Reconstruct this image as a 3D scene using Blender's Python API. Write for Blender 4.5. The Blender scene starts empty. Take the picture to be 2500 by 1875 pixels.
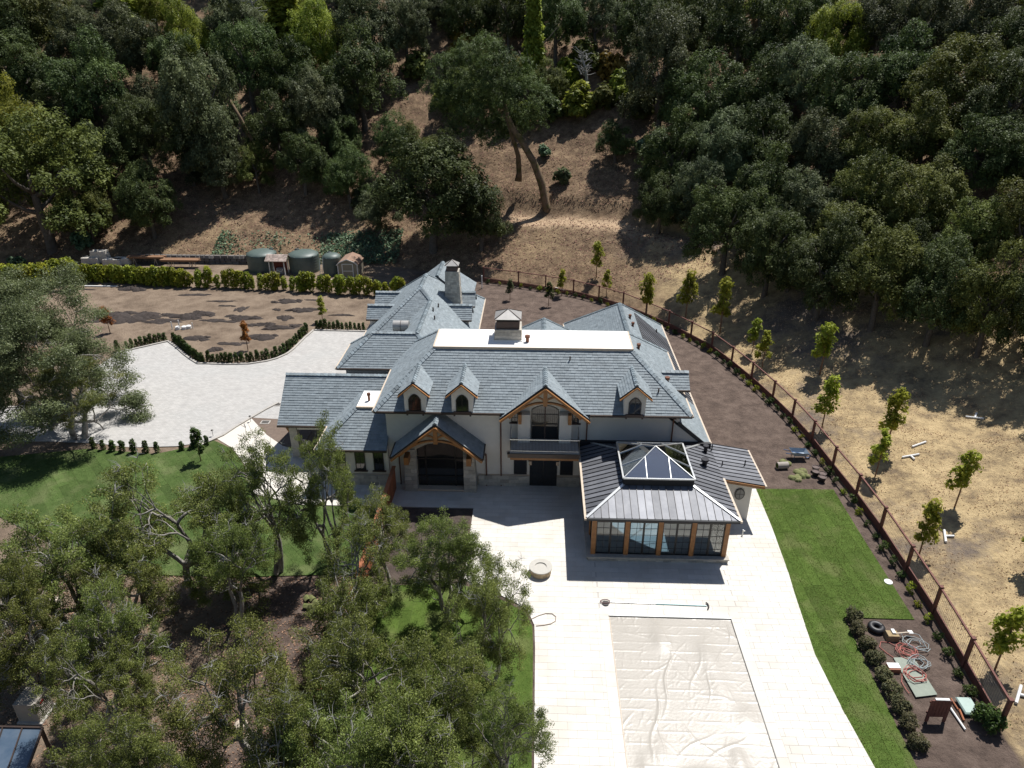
import bpy, math, random
import numpy as np
from mathutils import Vector
random.seed(7); rng = np.random.default_rng(11)
SC = bpy.context.scene
COL = SC.collection
# ------------------------------------------------------------------ camera, sky, sun, exposure
CAM_H, PITCH, YAW, FPX = 30.0, math.radians(26.2), math.radians(2.0), 1740.0
cd = bpy.data.cameras.new('camera'); cam = bpy.data.objects.new('camera', cd); COL.objects.link(cam)
cd.sensor_width = 36.0; cd.lens = 36.0 * FPX / 2500.0; cd.clip_start = 0.5; cd.clip_end = 1500
cam.location = (0, 0, CAM_H); cam.rotation_euler = (math.pi / 2 - PITCH, 0, YAW)
SC.camera = cam
SUN_DIR = Vector((0.28, 0.42, 1.0)).normalized()
SUN_EL = math.asin(SUN_DIR.z); SUN_AZ = math.atan2(SUN_DIR.x, SUN_DIR.y)
w = bpy.data.worlds.new('World'); SC.world = w; w.use_nodes = True
nt = w.node_tree; bg = nt.nodes['Background']
sky = nt.nodes.new('ShaderNodeTexSky'); sky.sky_type = 'NISHITA'; sky.sun_disc = False
sky.sun_elevation = SUN_EL; sky.sun_rotation = SUN_AZ; sky.air_density = 1.0; sky.dust_density = 0.6; sky.ozone_density = 1.5
nt.links.new(sky.outputs[0], bg.inputs[0]); bg.inputs[1].default_value = 0.068
sl = bpy.data.lights.new('sun', 'SUN'); sl.energy = 5.0; sl.angle = math.radians(0.53); sl.color = (1.0, 0.972, 0.93)
so = bpy.data.objects.new('sun', sl); COL.objects.link(so); so.location = (40, 60, 120)
so.rotation_euler = (-SUN_DIR).to_track_quat('-Z', 'Y').to_euler()
SC.view_settings.view_transform = 'Standard'; SC.view_settings.look = 'None'
SC.view_settings.exposure = 0.34; SC.view_settings.gamma = 1.0
SC.render.engine = 'CYCLES'
SC.cycles.max_bounces = 8; SC.cycles.transparent_max_bounces = 24; SC.cycles.use_denoising = True
SC.cycles.caustics_reflective = False; SC.cycles.caustics_refractive = False

# ------------------------------------------------------------------ sight lines of the survey (photo pixel -> place)
_fw = np.array([-math.sin(YAW) * math.cos(PITCH), math.cos(YAW) * math.cos(PITCH), -math.sin(PITCH)])
_rt = np.array([math.cos(YAW), math.sin(YAW), 0.0]); _dn = np.cross(_fw, _rt)
def ray(px, py):
    d = _fw * FPX + _rt * (px - 1250) + _dn * (py - 937.5); return d / np.linalg.norm(d)
def atz(px, py, z=0.0):
    d = ray(px, py); t = (z - CAM_H) / d[2]; return (d[0] * t, d[1] * t, z)
def depth(p):
    return float((np.array(p) - np.array([0, 0, CAM_H])) @ _fw)
def ppm(p):
    return FPX / depth(p)
zA = lambda x, y: (x * .31646, 560 + y * .31646)
zB = lambda x, y: (500 + x * .27125, 560 + y * .27125)
zC = lambda x, y: (1150 + x * .31646, 560 + y * .31646)
zD = lambda x, y: (1800 + x * .31646, 900 + y * .31646)
zE = lambda x, y: (1900 + x * .31646, 1350 + y * .31646)
zG = lambda x, y: (x * .31646, 1000 + y * .31646)
zM = lambda x, y: (1700 + x * .36166, 500 + y * .36166)
def D(x, y): return (x * 1.1302, y * 1.1302)

# ------------------------------------------------------------------ terrain
PAD = [(21.0, -60), (21.8, 10), (22.52, 24.2), (22.84, 28), (23.1, 31.8), (23.2, 35.4), (23.28, 39.35), (23.17, 43.2), (22.9, 47),
       (22.67, 51), (22.26, 54.7), (21.63, 58.3), (20.76, 62.3), (19.77, 66), (18.6, 69.8), (17.0, 72.8), (15.1, 76.1), (12.96, 79.2),
       (10.6, 82.3), (7.85, 84.7), (4.8, 87), (1.27, 88.7), (-2.3, 90.3), (-7, 92), (-12, 94.5), (-20, 98), (-30, 99.5), (-60, 99.5),
       (-75, 97), (-95, 92), (-170, 80)]
FENCE = PAD[2:24]
_pa = np.array(PAD[:-1], float); _pb = np.array(PAD[1:], float)
_poly = np.array(PAD + [(-170, -60)], float)
def sstep(a, b, x):
    t = np.clip((x - a) / (b - a), 0, 1); return t * t * (3 - 2 * t)
def pad_dist(x, y):
    x = np.atleast_1d(np.asarray(x, float)); y = np.atleast_1d(np.asarray(y, float))
    best = np.full(x.shape, 1e9)
    for a, b in zip(_pa, _pb):
        ab = b - a; L = ab @ ab
        t = np.clip(((x - a[0]) * ab[0] + (y - a[1]) * ab[1]) / L, 0, 1)
        best = np.minimum(best, np.hypot(x - a[0] - t * ab[0], y - a[1] - t * ab[1]))
    ins = np.zeros(x.shape, bool); n = len(_poly); j = n - 1
    for i in range(n):
        xi, yi = _poly[i]; xj, yj = _poly[j]
        c = ((yi > y) != (yj > y)) & (x < (xj - xi) * (y - yi) / (yj - yi + 1e-12) + xi)
        ins ^= c; j = i
    return np.where(ins, -best, best)
def gz(x, y):
    x = np.atleast_1d(np.asarray(x, float)); y = np.atleast_1d(np.asarray(y, float))
    d = pad_dist(x, y); wb = sstep(50, 84, y)
    s1 = .24 + .20 * wb; s2 = .46 + .12 * wb
    dd = np.maximum(d - .4, 0)
    soft = np.where(dd > 9, (dd - 13) + 4 * np.exp(-np.maximum(dd - 9, 0) / 4), 0)
    z = s1 * dd + (s2 - s1) * np.maximum(soft, 0)
    bench = sstep(11, 12.5, dd) * (1 - sstep(15.0, 17.5, dd)) * sstep(-9, -3, x) * sstep(60, 75, y)
    z = z - bench * np.clip((dd - 12) * s1 * .8, -1, 1.6)
    amp = sstep(1, 14, dd)
    n = .5 * np.sin(.23 * x + .7 * np.sin(.11 * y)) * np.sin(.19 * y + 1.3) + .28 * np.sin(.61 * x + .31 * y) * np.sin(.53 * y - .2 * x) + .07 * np.sin(1.7 * x + .4) * np.sin(1.9 * y)
    gully = 2.2 * np.exp(-((x - 16 - .25 * (y - 100)) / 7.0) ** 2) * sstep(14, 30, dd)
    return z + amp * n - gully
def g1(x, y): return float(gz(x, y)[0])
def hit(px, py, far=260.0):
    d = ray(px, py); t = np.arange(18.0, far, .5)
    X = d[0] * t; Y = d[1] * t; Z = CAM_H + d[2] * t
    under = np.nonzero(Z < gz(X, Y))[0]
    if len(under) == 0: return (X[-1], Y[-1], float(gz(X[-1], Y[-1])[0]))
    i = under[0]; a, b = t[max(i - 1, 0)], t[i]
    for _ in range(14):
        m = (a + b) / 2
        if CAM_H + d[2] * m < g1(d[0] * m, d[1] * m): b = m
        else: a = m
    x, y = d[0] * b, d[1] * b
    return (x, y, g1(x, y))

# ------------------------------------------------------------------ mesh builder
WLOC = {}
def wl(o): return WLOC.get(o.name, (0, 0, 0)) if o else (0, 0, 0)
class MB:
    def __init__(s): s.v = []; s.f = []; s.t = []
    def add(s, vs, fs, tint=.5):
        b = len(s.v); s.v += [tuple(p) for p in vs]; s.f += [tuple(i + b for i in f) for f in fs]; s.t += [tint] * len(vs); return s
    def box(s, x0, x1, y0, y1, z0, z1, tint=.5):
        return s.add([(x0, y0, z0), (x1, y0, z0), (x1, y1, z0), (x0, y1, z0), (x0, y0, z1), (x1, y0, z1), (x1, y1, z1), (x0, y1, z1)],
                     [(0, 3, 2, 1), (4, 5, 6, 7), (0, 1, 5, 4), (1, 2, 6, 5), (2, 3, 7, 6), (3, 0, 4, 7)], tint)
    def frustum(s, a, z0, b, z1, tint=.5):
        x0, x1, y0, y1 = a; X0, X1, Y0, Y1 = b
        return s.add([(x0, y0, z0), (x1, y0, z0), (x1, y1, z0), (x0, y1, z0), (X0, Y0, z1), (X1, Y0, z1), (X1, Y1, z1), (X0, Y1, z1)],
                     [(0, 3, 2, 1), (4, 5, 6, 7), (0, 1, 5, 4), (1, 2, 6, 5), (2, 3, 7, 6), (3, 0, 4, 7)], tint)
    def beam(s, p, q, wd, ht, tint=.5, up=(0, 0, 1)):
        p = Vector(p); q = Vector(q); d = (q - p).normalized(); u = Vector(up)
        if abs(d.dot(u)) > .98: u = Vector((0, 1, 0))
        r = d.cross(u).normalized() * (wd / 2); u = r.cross(d).normalized() * (ht / 2)
        vs = [p - r - u, p + r - u, p + r + u, p - r + u, q - r - u, q + r - u, q + r + u, q - r + u]
        return s.add(vs, [(0, 1, 2, 3), (7, 6, 5, 4), (0, 4, 5, 1), (1, 5, 6, 2), (2, 6, 7, 3), (3, 7, 4, 0)], tint)
    def prism(s, pts, off, tint=.5):
        n = len(pts); o = Vector(off); a = [Vector(p) for p in pts]
        vs = a + [p + o for p in a]
        return s.add(vs, [tuple(range(n))[::-1], tuple(range(n, 2 * n))] + [(i, (i + 1) % n, n + (i + 1) % n, n + i) for i in range(n)], tint)
    def tube(s, path, r, n=6, cap=True, tint=.5):
        P = [Vector(p) for p in path]; R = r if isinstance(r, (list, tuple)) else [r] * len(P)
        b = len(s.v); ref = Vector((.31, .17, .93))
        for i, p in enumerate(P):
            d = (P[min(i + 1, len(P) - 1)] - P[max(i - 1, 0)])
            d = d.normalized() if d.length > 1e-6 else Vector((0, 0, 1))
            u = d.cross(ref)
            if u.length < .1: u = d.cross(Vector((1, 0, 0)))
            u.normalize(); vv = d.cross(u)
            for k in range(n):
                a = 2 * math.pi * k / n; q = p + (u * math.cos(a) + vv * math.sin(a)) * R[i]; s.v.append(tuple(q)); s.t.append(tint)
        for i in range(len(P) - 1):
            for k in range(n):
                k2 = (k + 1) % n; s.f.append((b + i * n + k, b + i * n + k2, b + (i + 1) * n + k2, b + (i + 1) * n + k))
        if cap:
            s.f.append(tuple(b + k for k in range(n))[::-1]); s.f.append(tuple(b + (len(P) - 1) * n + k for k in range(n)))
        return s
    def lathe(s, c, prof, n=24, tint=.5):
        b = len(s.v)
        for (r, z) in prof:
            for k in range(n):
                a = 2 * math.pi * k / n; s.v.append((c[0] + r * math.cos(a), c[1] + r * math.sin(a), c[2] + z)); s.t.append(tint)
        for i in range(len(prof) - 1):
            for k in range(n):
                k2 = (k + 1) % n; s.f.append((b + i * n + k, b + i * n + k2, b + (i + 1) * n + k2, b + (i + 1) * n + k))
        if prof[-1][0] > .001: s.f.append(tuple(b + (len(prof) - 1) * n + k for k in range(n)))
        return s
    def build(s, name, mat, parent=None, smooth=False, kind=None):
        me = bpy.data.meshes.new(name); L = wl(parent)
        me.from_pydata([(p[0] - L[0], p[1] - L[1], p[2] - L[2]) for p in s.v], [], s.f)
        at = me.attributes.new('tint', 'FLOAT', 'POINT'); at.data.foreach_set('value', np.array(s.t, 'f'))
        me.materials.append(mat); me.validate()
        if smooth: me.polygons.foreach_set('use_smooth', [True] * len(me.polygons))
        me.update()
        o = bpy.data.objects.new(name, me); COL.objects.link(o)
        if parent: o.parent = parent; WLOC[o.name] = L
        if kind: o['kind'] = kind
        return o
def tag(o, label, cat=None, group=None):
    o['label'] = label
    if cat: o['category'] = cat
    if group: o['group'] = group
    return o
def thing(name, label, cat, loc=(0, 0, 0), group=None):
    o = bpy.data.objects.new(name, None); COL.objects.link(o); o.location = loc; WLOC[o.name] = tuple(loc)
    o.empty_display_size = .3
    return tag(o, label, cat, group)
def struct(o): o['kind'] = 'structure'; return o
def mesh_np(name, V, F4, tint, mat, mats=None):
    me = bpy.data.meshes.new(name); n = len(V); m = len(F4); k = F4.shape[1]
    me.vertices.add(n); me.vertices.foreach_set('co', V.astype('f').ravel())
    me.loops.add(m * k); me.loops.foreach_set('vertex_index', F4.astype('i').ravel())
    me.polygons.add(m); me.polygons.foreach_set('loop_start', np.arange(m, dtype='i') * k)
    me.update(calc_edges=True)
    at = me.attributes.new('tint', 'FLOAT', 'POINT'); at.data.foreach_set('value', tint.astype('f'))
    me.materials.append(mat); return me

# ------------------------------------------------------------------ materials
def mat(name, c1, c2=None, scale=3.0, rough=.7, metal=0.0, bump=0.0, bscale=None, tint=0.0, spec=.5, c3=None, detail=4, trans=0.0, coat=0.0, stretch=None):
    m = bpy.data.materials.new(name); m.use_nodes = True; N = m.node_tree.nodes; L = m.node_tree.links
    b = N['Principled BSDF']; b.inputs['Roughness'].default_value = rough; b.inputs['Metallic'].default_value = metal
    b.inputs['Specular IOR Level'].default_value = spec
    if coat: b.inputs['Coat Weight'].default_value = coat
    tc = N.new('ShaderNodeTexCoord'); vec = tc.outputs['Object']
    if stretch:
        mp = N.new('ShaderNodeMapping'); mp.inputs['Scale'].default_value = stretch; L.new(vec, mp.inputs[0]); vec = mp.outputs[0]
    col = None
    if c2 is None: c2 = tuple(x * .85 for x in c1)
    no = N.new('ShaderNodeTexNoise'); no.inputs['Scale'].default_value = scale; no.inputs['Detail'].default_value = detail; no.inputs['Roughness'].default_value = .62
    L.new(vec, no.inputs['Vector'])
    rp = N.new('ShaderNodeValToRGB'); rp.color_ramp.elements[0].position = .33; rp.color_ramp.elements[1].position = .68
    rp.color_ramp.elements[0].color = (*c1, 1); rp.color_ramp.elements[1].color = (*c2, 1)
    L.new(no.outputs[0], rp.inputs[0]); col = rp.outputs[0]
    if c3:
        n3 = N.new('ShaderNodeTexNoise'); n3.inputs['Scale'].default_value = scale * .21; n3.inputs['Detail'].default_value = 3; L.new(vec, n3.inputs['Vector'])
        r3 = N.new('ShaderNodeValToRGB'); r3.color_ramp.elements[0].position = .5; r3.color_ramp.elements[1].position = .66
        r3.color_ramp.elements[0].color = (0, 0, 0, 1); r3.color_ramp.elements[1].color = (1, 1, 1, 1); L.new(n3.outputs[0], r3.inputs[0])
        mx = N.new('ShaderNodeMixRGB'); L.new(r3.outputs[0], mx.inputs[0]); L.new(col, mx.inputs[1]); mx.inputs[2].default_value = (*c3, 1); col = mx.outputs[0]
    if tint:
        at = N.new('ShaderNodeAttribute'); at.attribute_name = 'tint'
        ma = N.new('ShaderNodeMath'); ma.operation = 'MULTIPLY_ADD'; ma.inputs[1].default_value = tint; ma.inputs[2].default_value = 1 - tint * .5
        L.new(at.outputs['Fac'], ma.inputs[0])
        vm = N.new('ShaderNodeVectorMath'); vm.operation = 'SCALE'; L.new(col, vm.inputs[0]); L.new(ma.outputs[0], vm.inputs['Scale']); col = vm.outputs[0]
    L.new(col, b.inputs['Base Color'])
    if bump:
        n2 = N.new('ShaderNodeTexNoise'); n2.inputs['Scale'].default_value = bscale or scale * 3; n2.inputs['Detail'].default_value = 5; L.new(vec, n2.inputs['Vector'])
        bp = N.new('ShaderNodeBump'); bp.inputs['Strength'].default_value = bump; bp.inputs['Distance'].default_value = .06; L.new(n2.outputs[0], bp.inputs['Height']); L.new(bp.outputs[0], b.inputs['Normal'])
    return m
def leafmat(name, dark, light, rough=.5, trans=.25, vary=.35, spec=.18):
    m = bpy.data.materials.new(name); m.use_nodes = True; N = m.node_tree.nodes; L = m.node_tree.links
    b = N['Principled BSDF']; b.inputs['Roughness'].default_value = rough; b.inputs['Specular IOR Level'].default_value = spec
    at = N.new('ShaderNodeAttribute'); at.attribute_name = 'tint'
    oi = N.new('ShaderNodeObjectInfo')
    mx = N.new('ShaderNodeMixRGB'); mx.inputs[1].default_value = (*dark, 1); mx.inputs[2].default_value = (*light, 1); L.new(at.outputs['Fac'], mx.inputs[0])
    hs = N.new('ShaderNodeHueSaturation')
    m1 = N.new('ShaderNodeMath'); m1.operation = 'MULTIPLY_ADD'; m1.inputs[1].default_value = .035; m1.inputs[2].default_value = .468; L.new(oi.outputs['Random'], m1.inputs[0]); L.new(m1.outputs[0], hs.inputs['Hue'])
    m2 = N.new('ShaderNodeMath'); m2.operation = 'MULTIPLY_ADD'; m2.inputs[1].default_value = vary; m2.inputs[2].default_value = 1 - vary / 2; L.new(oi.outputs['Random'], m2.inputs[0]); L.new(m2.outputs[0], hs.inputs['Value'])
    L.new(mx.outputs[0], hs.inputs['Color']); L.new(hs.outputs[0], b.inputs['Base Color'])
    tr = N.new('ShaderNodeBsdfTranslucent'); L.new(hs.outputs[0], tr.inputs[0])
    ms = N.new('ShaderNodeMixShader'); ms.inputs[0].default_value = trans
    L.new(b.outputs[0], ms.inputs[1]); L.new(tr.outputs[0], ms.inputs[2]); L.new(ms.outputs[0], N['Material Output'].inputs[0])
    return m
def glassmat(name, tintc, rough=.03, gloss=.12):
    m = bpy.data.materials.new(name); m.use_nodes = True; N = m.node_tree.nodes; L = m.node_tree.links; N.remove(N['Principled BSDF'])
    tr = N.new('ShaderNodeBsdfTransparent'); tr.inputs[0].default_value = (*tintc, 1)
    gl = N.new('ShaderNodeBsdfGlossy'); gl.inputs['Roughness'].default_value = rough
    lw = N.new('ShaderNodeFresnel'); lw.inputs[0].default_value = 1.5
    ma = N.new('ShaderNodeMath'); ma.operation = 'ADD'; ma.inputs[1].default_value = gloss; ma.use_clamp = True; L.new(lw.outputs[0], ma.inputs[0])
    ms = N.new('ShaderNodeMixShader'); L.new(ma.outputs[0], ms.inputs[0]); L.new(tr.outputs[0], ms.inputs[1]); L.new(gl.outputs[0], ms.inputs[2])
    L.new(ms.outputs[0], N['Material Output'].inputs[0]); return m
M = {}
M['slate'] = mat('slate', (.205, .240, .258), (.250, .285, .302), 2.2, .6, bump=.2, bscale=14, tint=.36, spec=.3, c3=(.215, .248, .265))
M['slate_dark'] = mat('slate_underlay', (.05, .06, .07), None, 2, .8)
M['cap'] = mat('ridge_slate', (.175, .215, .235), (.225, .265, .285), 3, .55, bump=.3, tint=.7)
M['stucco'] = mat('stucco', (.70, .655, .585), (.75, .705, .635), 1.4, .9, bump=.15, bscale=30, c3=(.67, .625, .555))
M['stone'] = mat('stone', (.50, .46, .39), (.36, .34, .30), 3.2, .85, bump=.6, bscale=12, tint=.45)
M['wood'] = mat('timber', (.36, .165, .055), (.25, .11, .035), 5, .55, bump=.2, bscale=20, stretch=(1, 1, 1))
M['brown'] = mat('bronze_trim', (.045, .03, .025), (.06, .04, .03), 4, .45, metal=.2)
M['copper'] = mat('copper_pipe', (.20, .085, .05), (.13, .06, .04), 3, .45, metal=.5)
M['cream'] = mat('cream_trim', (.55, .45, .35), (.5, .41, .31), 3, .6)
M['white'] = mat('white_membrane', (.90, .88, .84), (.84, .82, .78), .8, .6, bump=.08, c3=(.80, .77, .72))
M['frame'] = mat('dark_frame', (.025, .022, .02), None, 4, .4)
M['pane'] = mat('dark_glass', (.012, .013, .014), (.02, .02, .02), .7, .06, spec=.8)
M['glass'] = glassmat('clear_glass', (.96, .985, .975), .03, .0)
M['skyglass'] = glassmat('skylight_glass', (.62, .78, .92), .04, .40)
M['alu'] = mat('pale_aluminium', (.66, .67, .66), (.6, .61, .6), 5, .35, metal=.7)
M['seam'] = mat('grey_steel_roof', (.125, .13, .145), (.165, .17, .185), 1.5, .55, metal=.35, tint=.5, bump=.05, bscale=5, spec=.4)
M['seam_dark'] = mat('dark_steel_seam', (.03, .03, .035), None, 3, .45, metal=.4)
M['membrane_dark'] = mat('black_curb', (.015, .017, .02), None, 3, .6)
M['grey_cap'] = mat('zinc_cap', (.36, .35, .33), (.30, .29, .28), 3, .5, metal=.3)
M['rust'] = mat('brown_shroud', (.085, .05, .04), (.06, .04, .035), 4, .6)
M['balcony'] = mat('grey_balcony_floor', (.42, .40, .37), None, 4, .8)
M['lamp'] = mat('lantern', (.25, .18, .12), None, 5, .4)
# ================================================================== THE HOUSE
S = .82
house = thing('house', 'large stucco house with grey slate hip roofs, dormers, timber gables and glass roofed sunroom', 'house', (0, 48, 0))
def clip_poly(sub, x0, x1, y0, y1):
    def cut(P, f, inter):
        out = []
        for i in range(len(P)):
            a, b = P[i - 1], P[i]
            fa, fb = f(a), f(b)
            if fb:
                if not fa: out.append(inter(a, b))
                out.append(b)
            elif fa: out.append(inter(a, b))
        return out
    ix = lambda X: (lambda a, b: (X, a[1] + (b[1] - a[1]) * (X - a[0]) / (b[0] - a[0])))
    iy = lambda Y: (lambda a, b: (a[0] + (b[0] - a[0]) * (Y - a[1]) / (b[1] - a[1]), Y))
    P = list(sub)
    for f, g in ((lambda p: p[0] >= x0, ix(x0)), (lambda p: p[0] <= x1, ix(x1)), (lambda p: p[1] >= y0, iy(y0)), (lambda p: p[1] <= y1, iy(y1))):
        if not P: return []
        P = cut(P, f, g)
    Q = []
    for p in P:
        if not Q or abs(p[0] - Q[-1][0]) + abs(p[1] - Q[-1][1]) > 1e-5: Q.append(p)
    if len(Q) > 1 and abs(Q[0][0] - Q[-1][0]) + abs(Q[0][1] - Q[-1][1]) < 1e-5: Q.pop()
    return Q if len(Q) >= 3 else []
def area2(P): return sum(P[i - 1][0] * P[i][1] - P[i][0] * P[i - 1][1] for i in range(len(P))) / 2
SLATES = []
def slope(poly, roof, ex=.21, wmin=.24, wmax=.42):
    P = [Vector(p) for p in poly]
    n = Vector((0, 0, 0))
    for i in range(len(P)): n += P[i - 1].cross(P[i])
    n.normalize()
    if n.z < 0: n = -n
    u = Vector((0, 0, 1)).cross(n).normalized(); v = n.cross(u).normalized(); o = P[0]
    if v.z < 0: v = -v; u = -u
    sub = [((p - o).dot(u), (p - o).dot(v)) for p in P]
    if area2(sub) < 0: sub = sub[::-1]
    us = [p[0] for p in sub]; vs = [p[1] for p in sub]
    y = min(vs) - .02
    while y < max(vs):
        x = min(us) - random.random() * .3
        while x < max(us):
            wd = random.uniform(wmin, wmax)
            Q = clip_poly(sub, x + .004, x + wd - .004, y, y + ex - .004)
            if Q and abs(area2(Q)) > .004:
                if area2(Q) < 0: Q = Q[::-1]
                lift = random.uniform(-.004, .008)
                top = []
                for (a, b) in Q:
                    h = .040 - .026 * (b - y) / ex + lift
                    top.append(o + u * a + v * b + n * h)
                k = len(Q); bot = [p - n * .06 for p in top]
                vv = top + bot
                ff = [tuple(range(k))] + [(i, k + i, k + (i + 1) % k, (i + 1) % k) for i in range(k)]
                t = min(1, max(0, random.gauss(.5, .2) + (.25 if random.random() < .06 else 0)))
                c = sum(top, Vector()) / k
                SLATES.append((vv, ff, t, c, roof, n))
            x += wd
        y += ex
def make_roof(polys, thick=.16, label=None, name='roof'):
    mb = MB()
    for p in polys:
        mb.prism(p, (0, 0, -thick))
    r = mb.build(name, M['slate_dark'], house)
    if label: r['label'] = label
    for p in polys: slope(p, r)
    return r
def caps(parent, lines, wd=.2, drop=.12):
    mb = MB()
    for (p, q) in lines:
        p = Vector(p); q = Vector(q); d = q - p; L = d.length; d.normalize()
        r = d.cross(Vector((0, 0, 1))).normalized(); k = max(1, int(L / .3)); st = L / k
        for i in range(k):
            a = p + d * (st * i); b = p + d * (st * (i + 1.05)); up = Vector((0, 0, .085)); up2 = Vector((0, 0, .12))
            A = [a + up2, a + r * wd + up2 - Vector((0, 0, drop)), a - r * wd + up2 - Vector((0, 0, drop))]
            B = [b + up, b + r * wd + up - Vector((0, 0, drop)), b - r * wd + up - Vector((0, 0, drop))]
            mb.add(A + B, [(0, 1, 4, 3), (0, 3, 5, 2), (0, 2, 1), (1, 2, 5, 4)], min(1, max(0, random.gauss(.5, .25))))
    return mb.build('ridge_cap', M['cap'], parent, kind='stuff')
def gutter(p, q, m='brown', wd=.13):
    MB().beam(p, q, wd, .13).build('gutter', M[m], house)

# ---- main block: hip roof cut off by a white flat
x0, x1, y0, y1, ze, zf = -11.07, 10.78, 43.0, 54.1, 6.57, 9.78
a = (zf - ze) / S
fx0, fx1, fy0, fy1 = x0 + a, x1 - a, y0 + a, y1 - a
main = make_roof([[(x0, y0, ze), (-1.94, y0, ze), (.76, y0 + (8.83 - ze) / S, 8.83), (3.46, y0, ze), (x1, y0, ze), (fx1, fy0, zf), (fx0, fy0, zf)], [(x1, y0, ze), (x1, y1, ze), (fx1, fy1, zf), (fx1, fy0, zf)],
                  [(x1, y1, ze), (x0, y1, ze), (fx0, fy1, zf), (fx1, fy1, zf)], [(x0, y1, ze), (x0, y0, ze), (fx0, fy0, zf), (fx0, fy1, zf)]],
                 label='wide slate hip roof below the white flat top')
fl = MB().box(fx0 - .05, fx1 + .05, fy0 - .05, fy1 + .05, zf - .1, zf + .07).build('flat_roof', M['white'], house)
fl['label'] = 'white membrane on the long flat roof top'
MB().box(fx0 - .12, fx1 + .12, fy0 - .15, fy0 - .06, zf - .12, zf + .10).build('edge_trim', M['cream'], fl)
MB().box(fx0 - .16, fx0 - .055, fy0 - .055, fy1, zf - .10, zf + .09).build('edge_trim', M['cream'], fl)
MB().box(fx1 + .055, fx1 + .16, fy0 - .055, fy1, zf - .10, zf + .09).build('edge_trim', M['cream'], fl)
caps(main, [((x0, y0, ze), (fx0, fy0, zf)), ((x1, y0, ze), (fx1, fy0, zf)), ((x0, y1, ze), (fx0, fy1, zf)), ((x1, y1, ze), (fx1, fy1, zf))])
gutter((x0, y0 - .07, ze - .05), (-2.3, y0 - .07, ze - .05)); gutter((3.85, y0 - .07, ze - .05), (x1, y0 - .07, ze - .05))
gutter((x0 - .07, y0, ze - .05), (x0 - .07, 49.8, ze - .05), 'cream'); gutter((x1 + .07, y0, ze - .05), (x1 + .07, y1, ze - .05), 'cream')
# ---- west block, its return ridge and the rear hip wing
wb = make_roof([[(-15.64, 50.6, 6.25), (-7.03, 50.6, 6.25), (-9.55, 53.12, 8.32), (-13.12, 53.12, 8.32)],
                [(-15.64, 55.64, 6.25), (-15.64, 50.6, 6.25), (-13.12, 53.12, 8.32)],
                [(-9.55, 55.64, 6.25), (-15.64, 55.64, 6.25), (-13.12, 53.12, 8.32), (-9.55, 53.12, 8.32)],
                [(-9.55, 53.12, 8.32), (-9.55, 61.15, 8.32), (-13.1, 61.1, 5.41), (-13.1, 55.6, 5.41)]], label='slate hip roof beside the white flat, west block')
caps(wb, [((-15.64, 50.6, 6.25), (-13.12, 53.12, 8.32)), ((-13.17, 53.12, 8.32), (-9.55, 53.12, 8.32)), ((-9.55, 53.0, 8.32), (-9.55, 61.2, 8.32)),
          ((-15.64, 55.64, 6.25), (-13.12, 53.12, 8.32)), ((-9.55, 53.12, 8.32), (-8.6, 52.17, 7.54))])
gutter((-15.71, 50.55, 6.2), (-15.71, 55.6, 6.2), 'cream'); gutter((-15.64, 50.53, 6.2), (-10.6, 50.53, 6.2))
rw = make_roof([[(-15.8, 57.0, 4.88), (-9.55, 57.0, 4.88), (-9.55, 61.15, 8.29), (-10.6, 62.2, 9.15)],
                [(-15.8, 71.3, 4.88), (-15.8, 57.0, 4.88), (-10.6, 62.2, 9.15), (-10.6, 66.1, 9.15)],
                [(-5.36, 71.3, 4.88), (-15.8, 71.3, 4.88), (-10.6, 66.1, 9.15)],
                [(-9.55, 53.12, 8.295), (-5.36, 48.9, 4.86), (-5.36, 71.3, 4.86), (-10.6, 66.1, 9.155), (-10.6, 62.2, 9.155), (-9.55, 61.15, 8.295)]],
               label='long slate hip roof of the rear west wing')
caps(rw, [((-15.8, 57.0, 4.88), (-10.6, 62.2, 9.15)), ((-10.6, 62.2, 9.15), (-9.55, 61.15, 8.32)), ((-10.6, 62.15, 9.15), (-10.6, 66.1, 9.15)),
          ((-10.6, 66.1, 9.15), (-15.8, 71.3, 4.88)), ((-10.6, 66.1, 9.15), (-5.36, 71.3, 4.88))])
gutter((-5.3, 55, 4.83), (-5.3, 71.3, 4.83), 'cream'); gutter((-15.86, 57, 4.83), (-15.86, 71.3, 4.83), 'cream')
def xgable(yr, zr, xo, xi, h, sl, cheek=True):
    ze_ = zr - sl * h
    r = make_roof([[(xo, yr - h, ze_), (xi, yr - h, ze_), (xi, yr, zr), (xo, yr, zr)], [(xo, yr + h, ze_), (xi, yr + h, ze_), (xi, yr, zr), (xo, yr, zr)]], .1)
    caps(r, [((xo, yr, zr), (xi, yr, zr))])
    sg = 1 if xi > xo else -1
    MB().prism([(xo + sg * .3, yr - h + .2, 3.0), (xo + sg * .3, yr + h - .2, 3.0), (xo + sg * .3, yr + h - .2, ze_), (xo + sg * .3, yr, zr - .15), (xo + sg * .3, yr - h + .2, ze_)], (sg * 1.6, 0, 0)).build('dormer_wall', M['stucco'], house)
    gutter((xo, yr - h - .05, ze_ - .03), (xi, yr - h - .05, ze_ - .03))
xgable(63.6, 6.85, -15.95, -13.3, 1.12, .95); xgable(67.4, 6.85, -15.95, -13.3, 1.12, .95)
xgable(62.9, 7.2, -5.9, -8.4, 1.16, .95); xgable(66.8, 7.15, -5.9, -8.4, 1.16, .95)
r = make_roof([[(-9.7, 67, 8.7), (-9.7, 71.8, 8.7), (-13, 73.5, 5.9), (-13, 67, 5.9)], [(-9.7, 67, 8.7), (-9.7, 71.8, 8.7), (-6.4, 73.5, 5.9), (-6.4, 67, 5.9)]])
caps(r, [((-9.7, 67, 8.7), (-9.7, 71.8, 8.7))])
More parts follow.
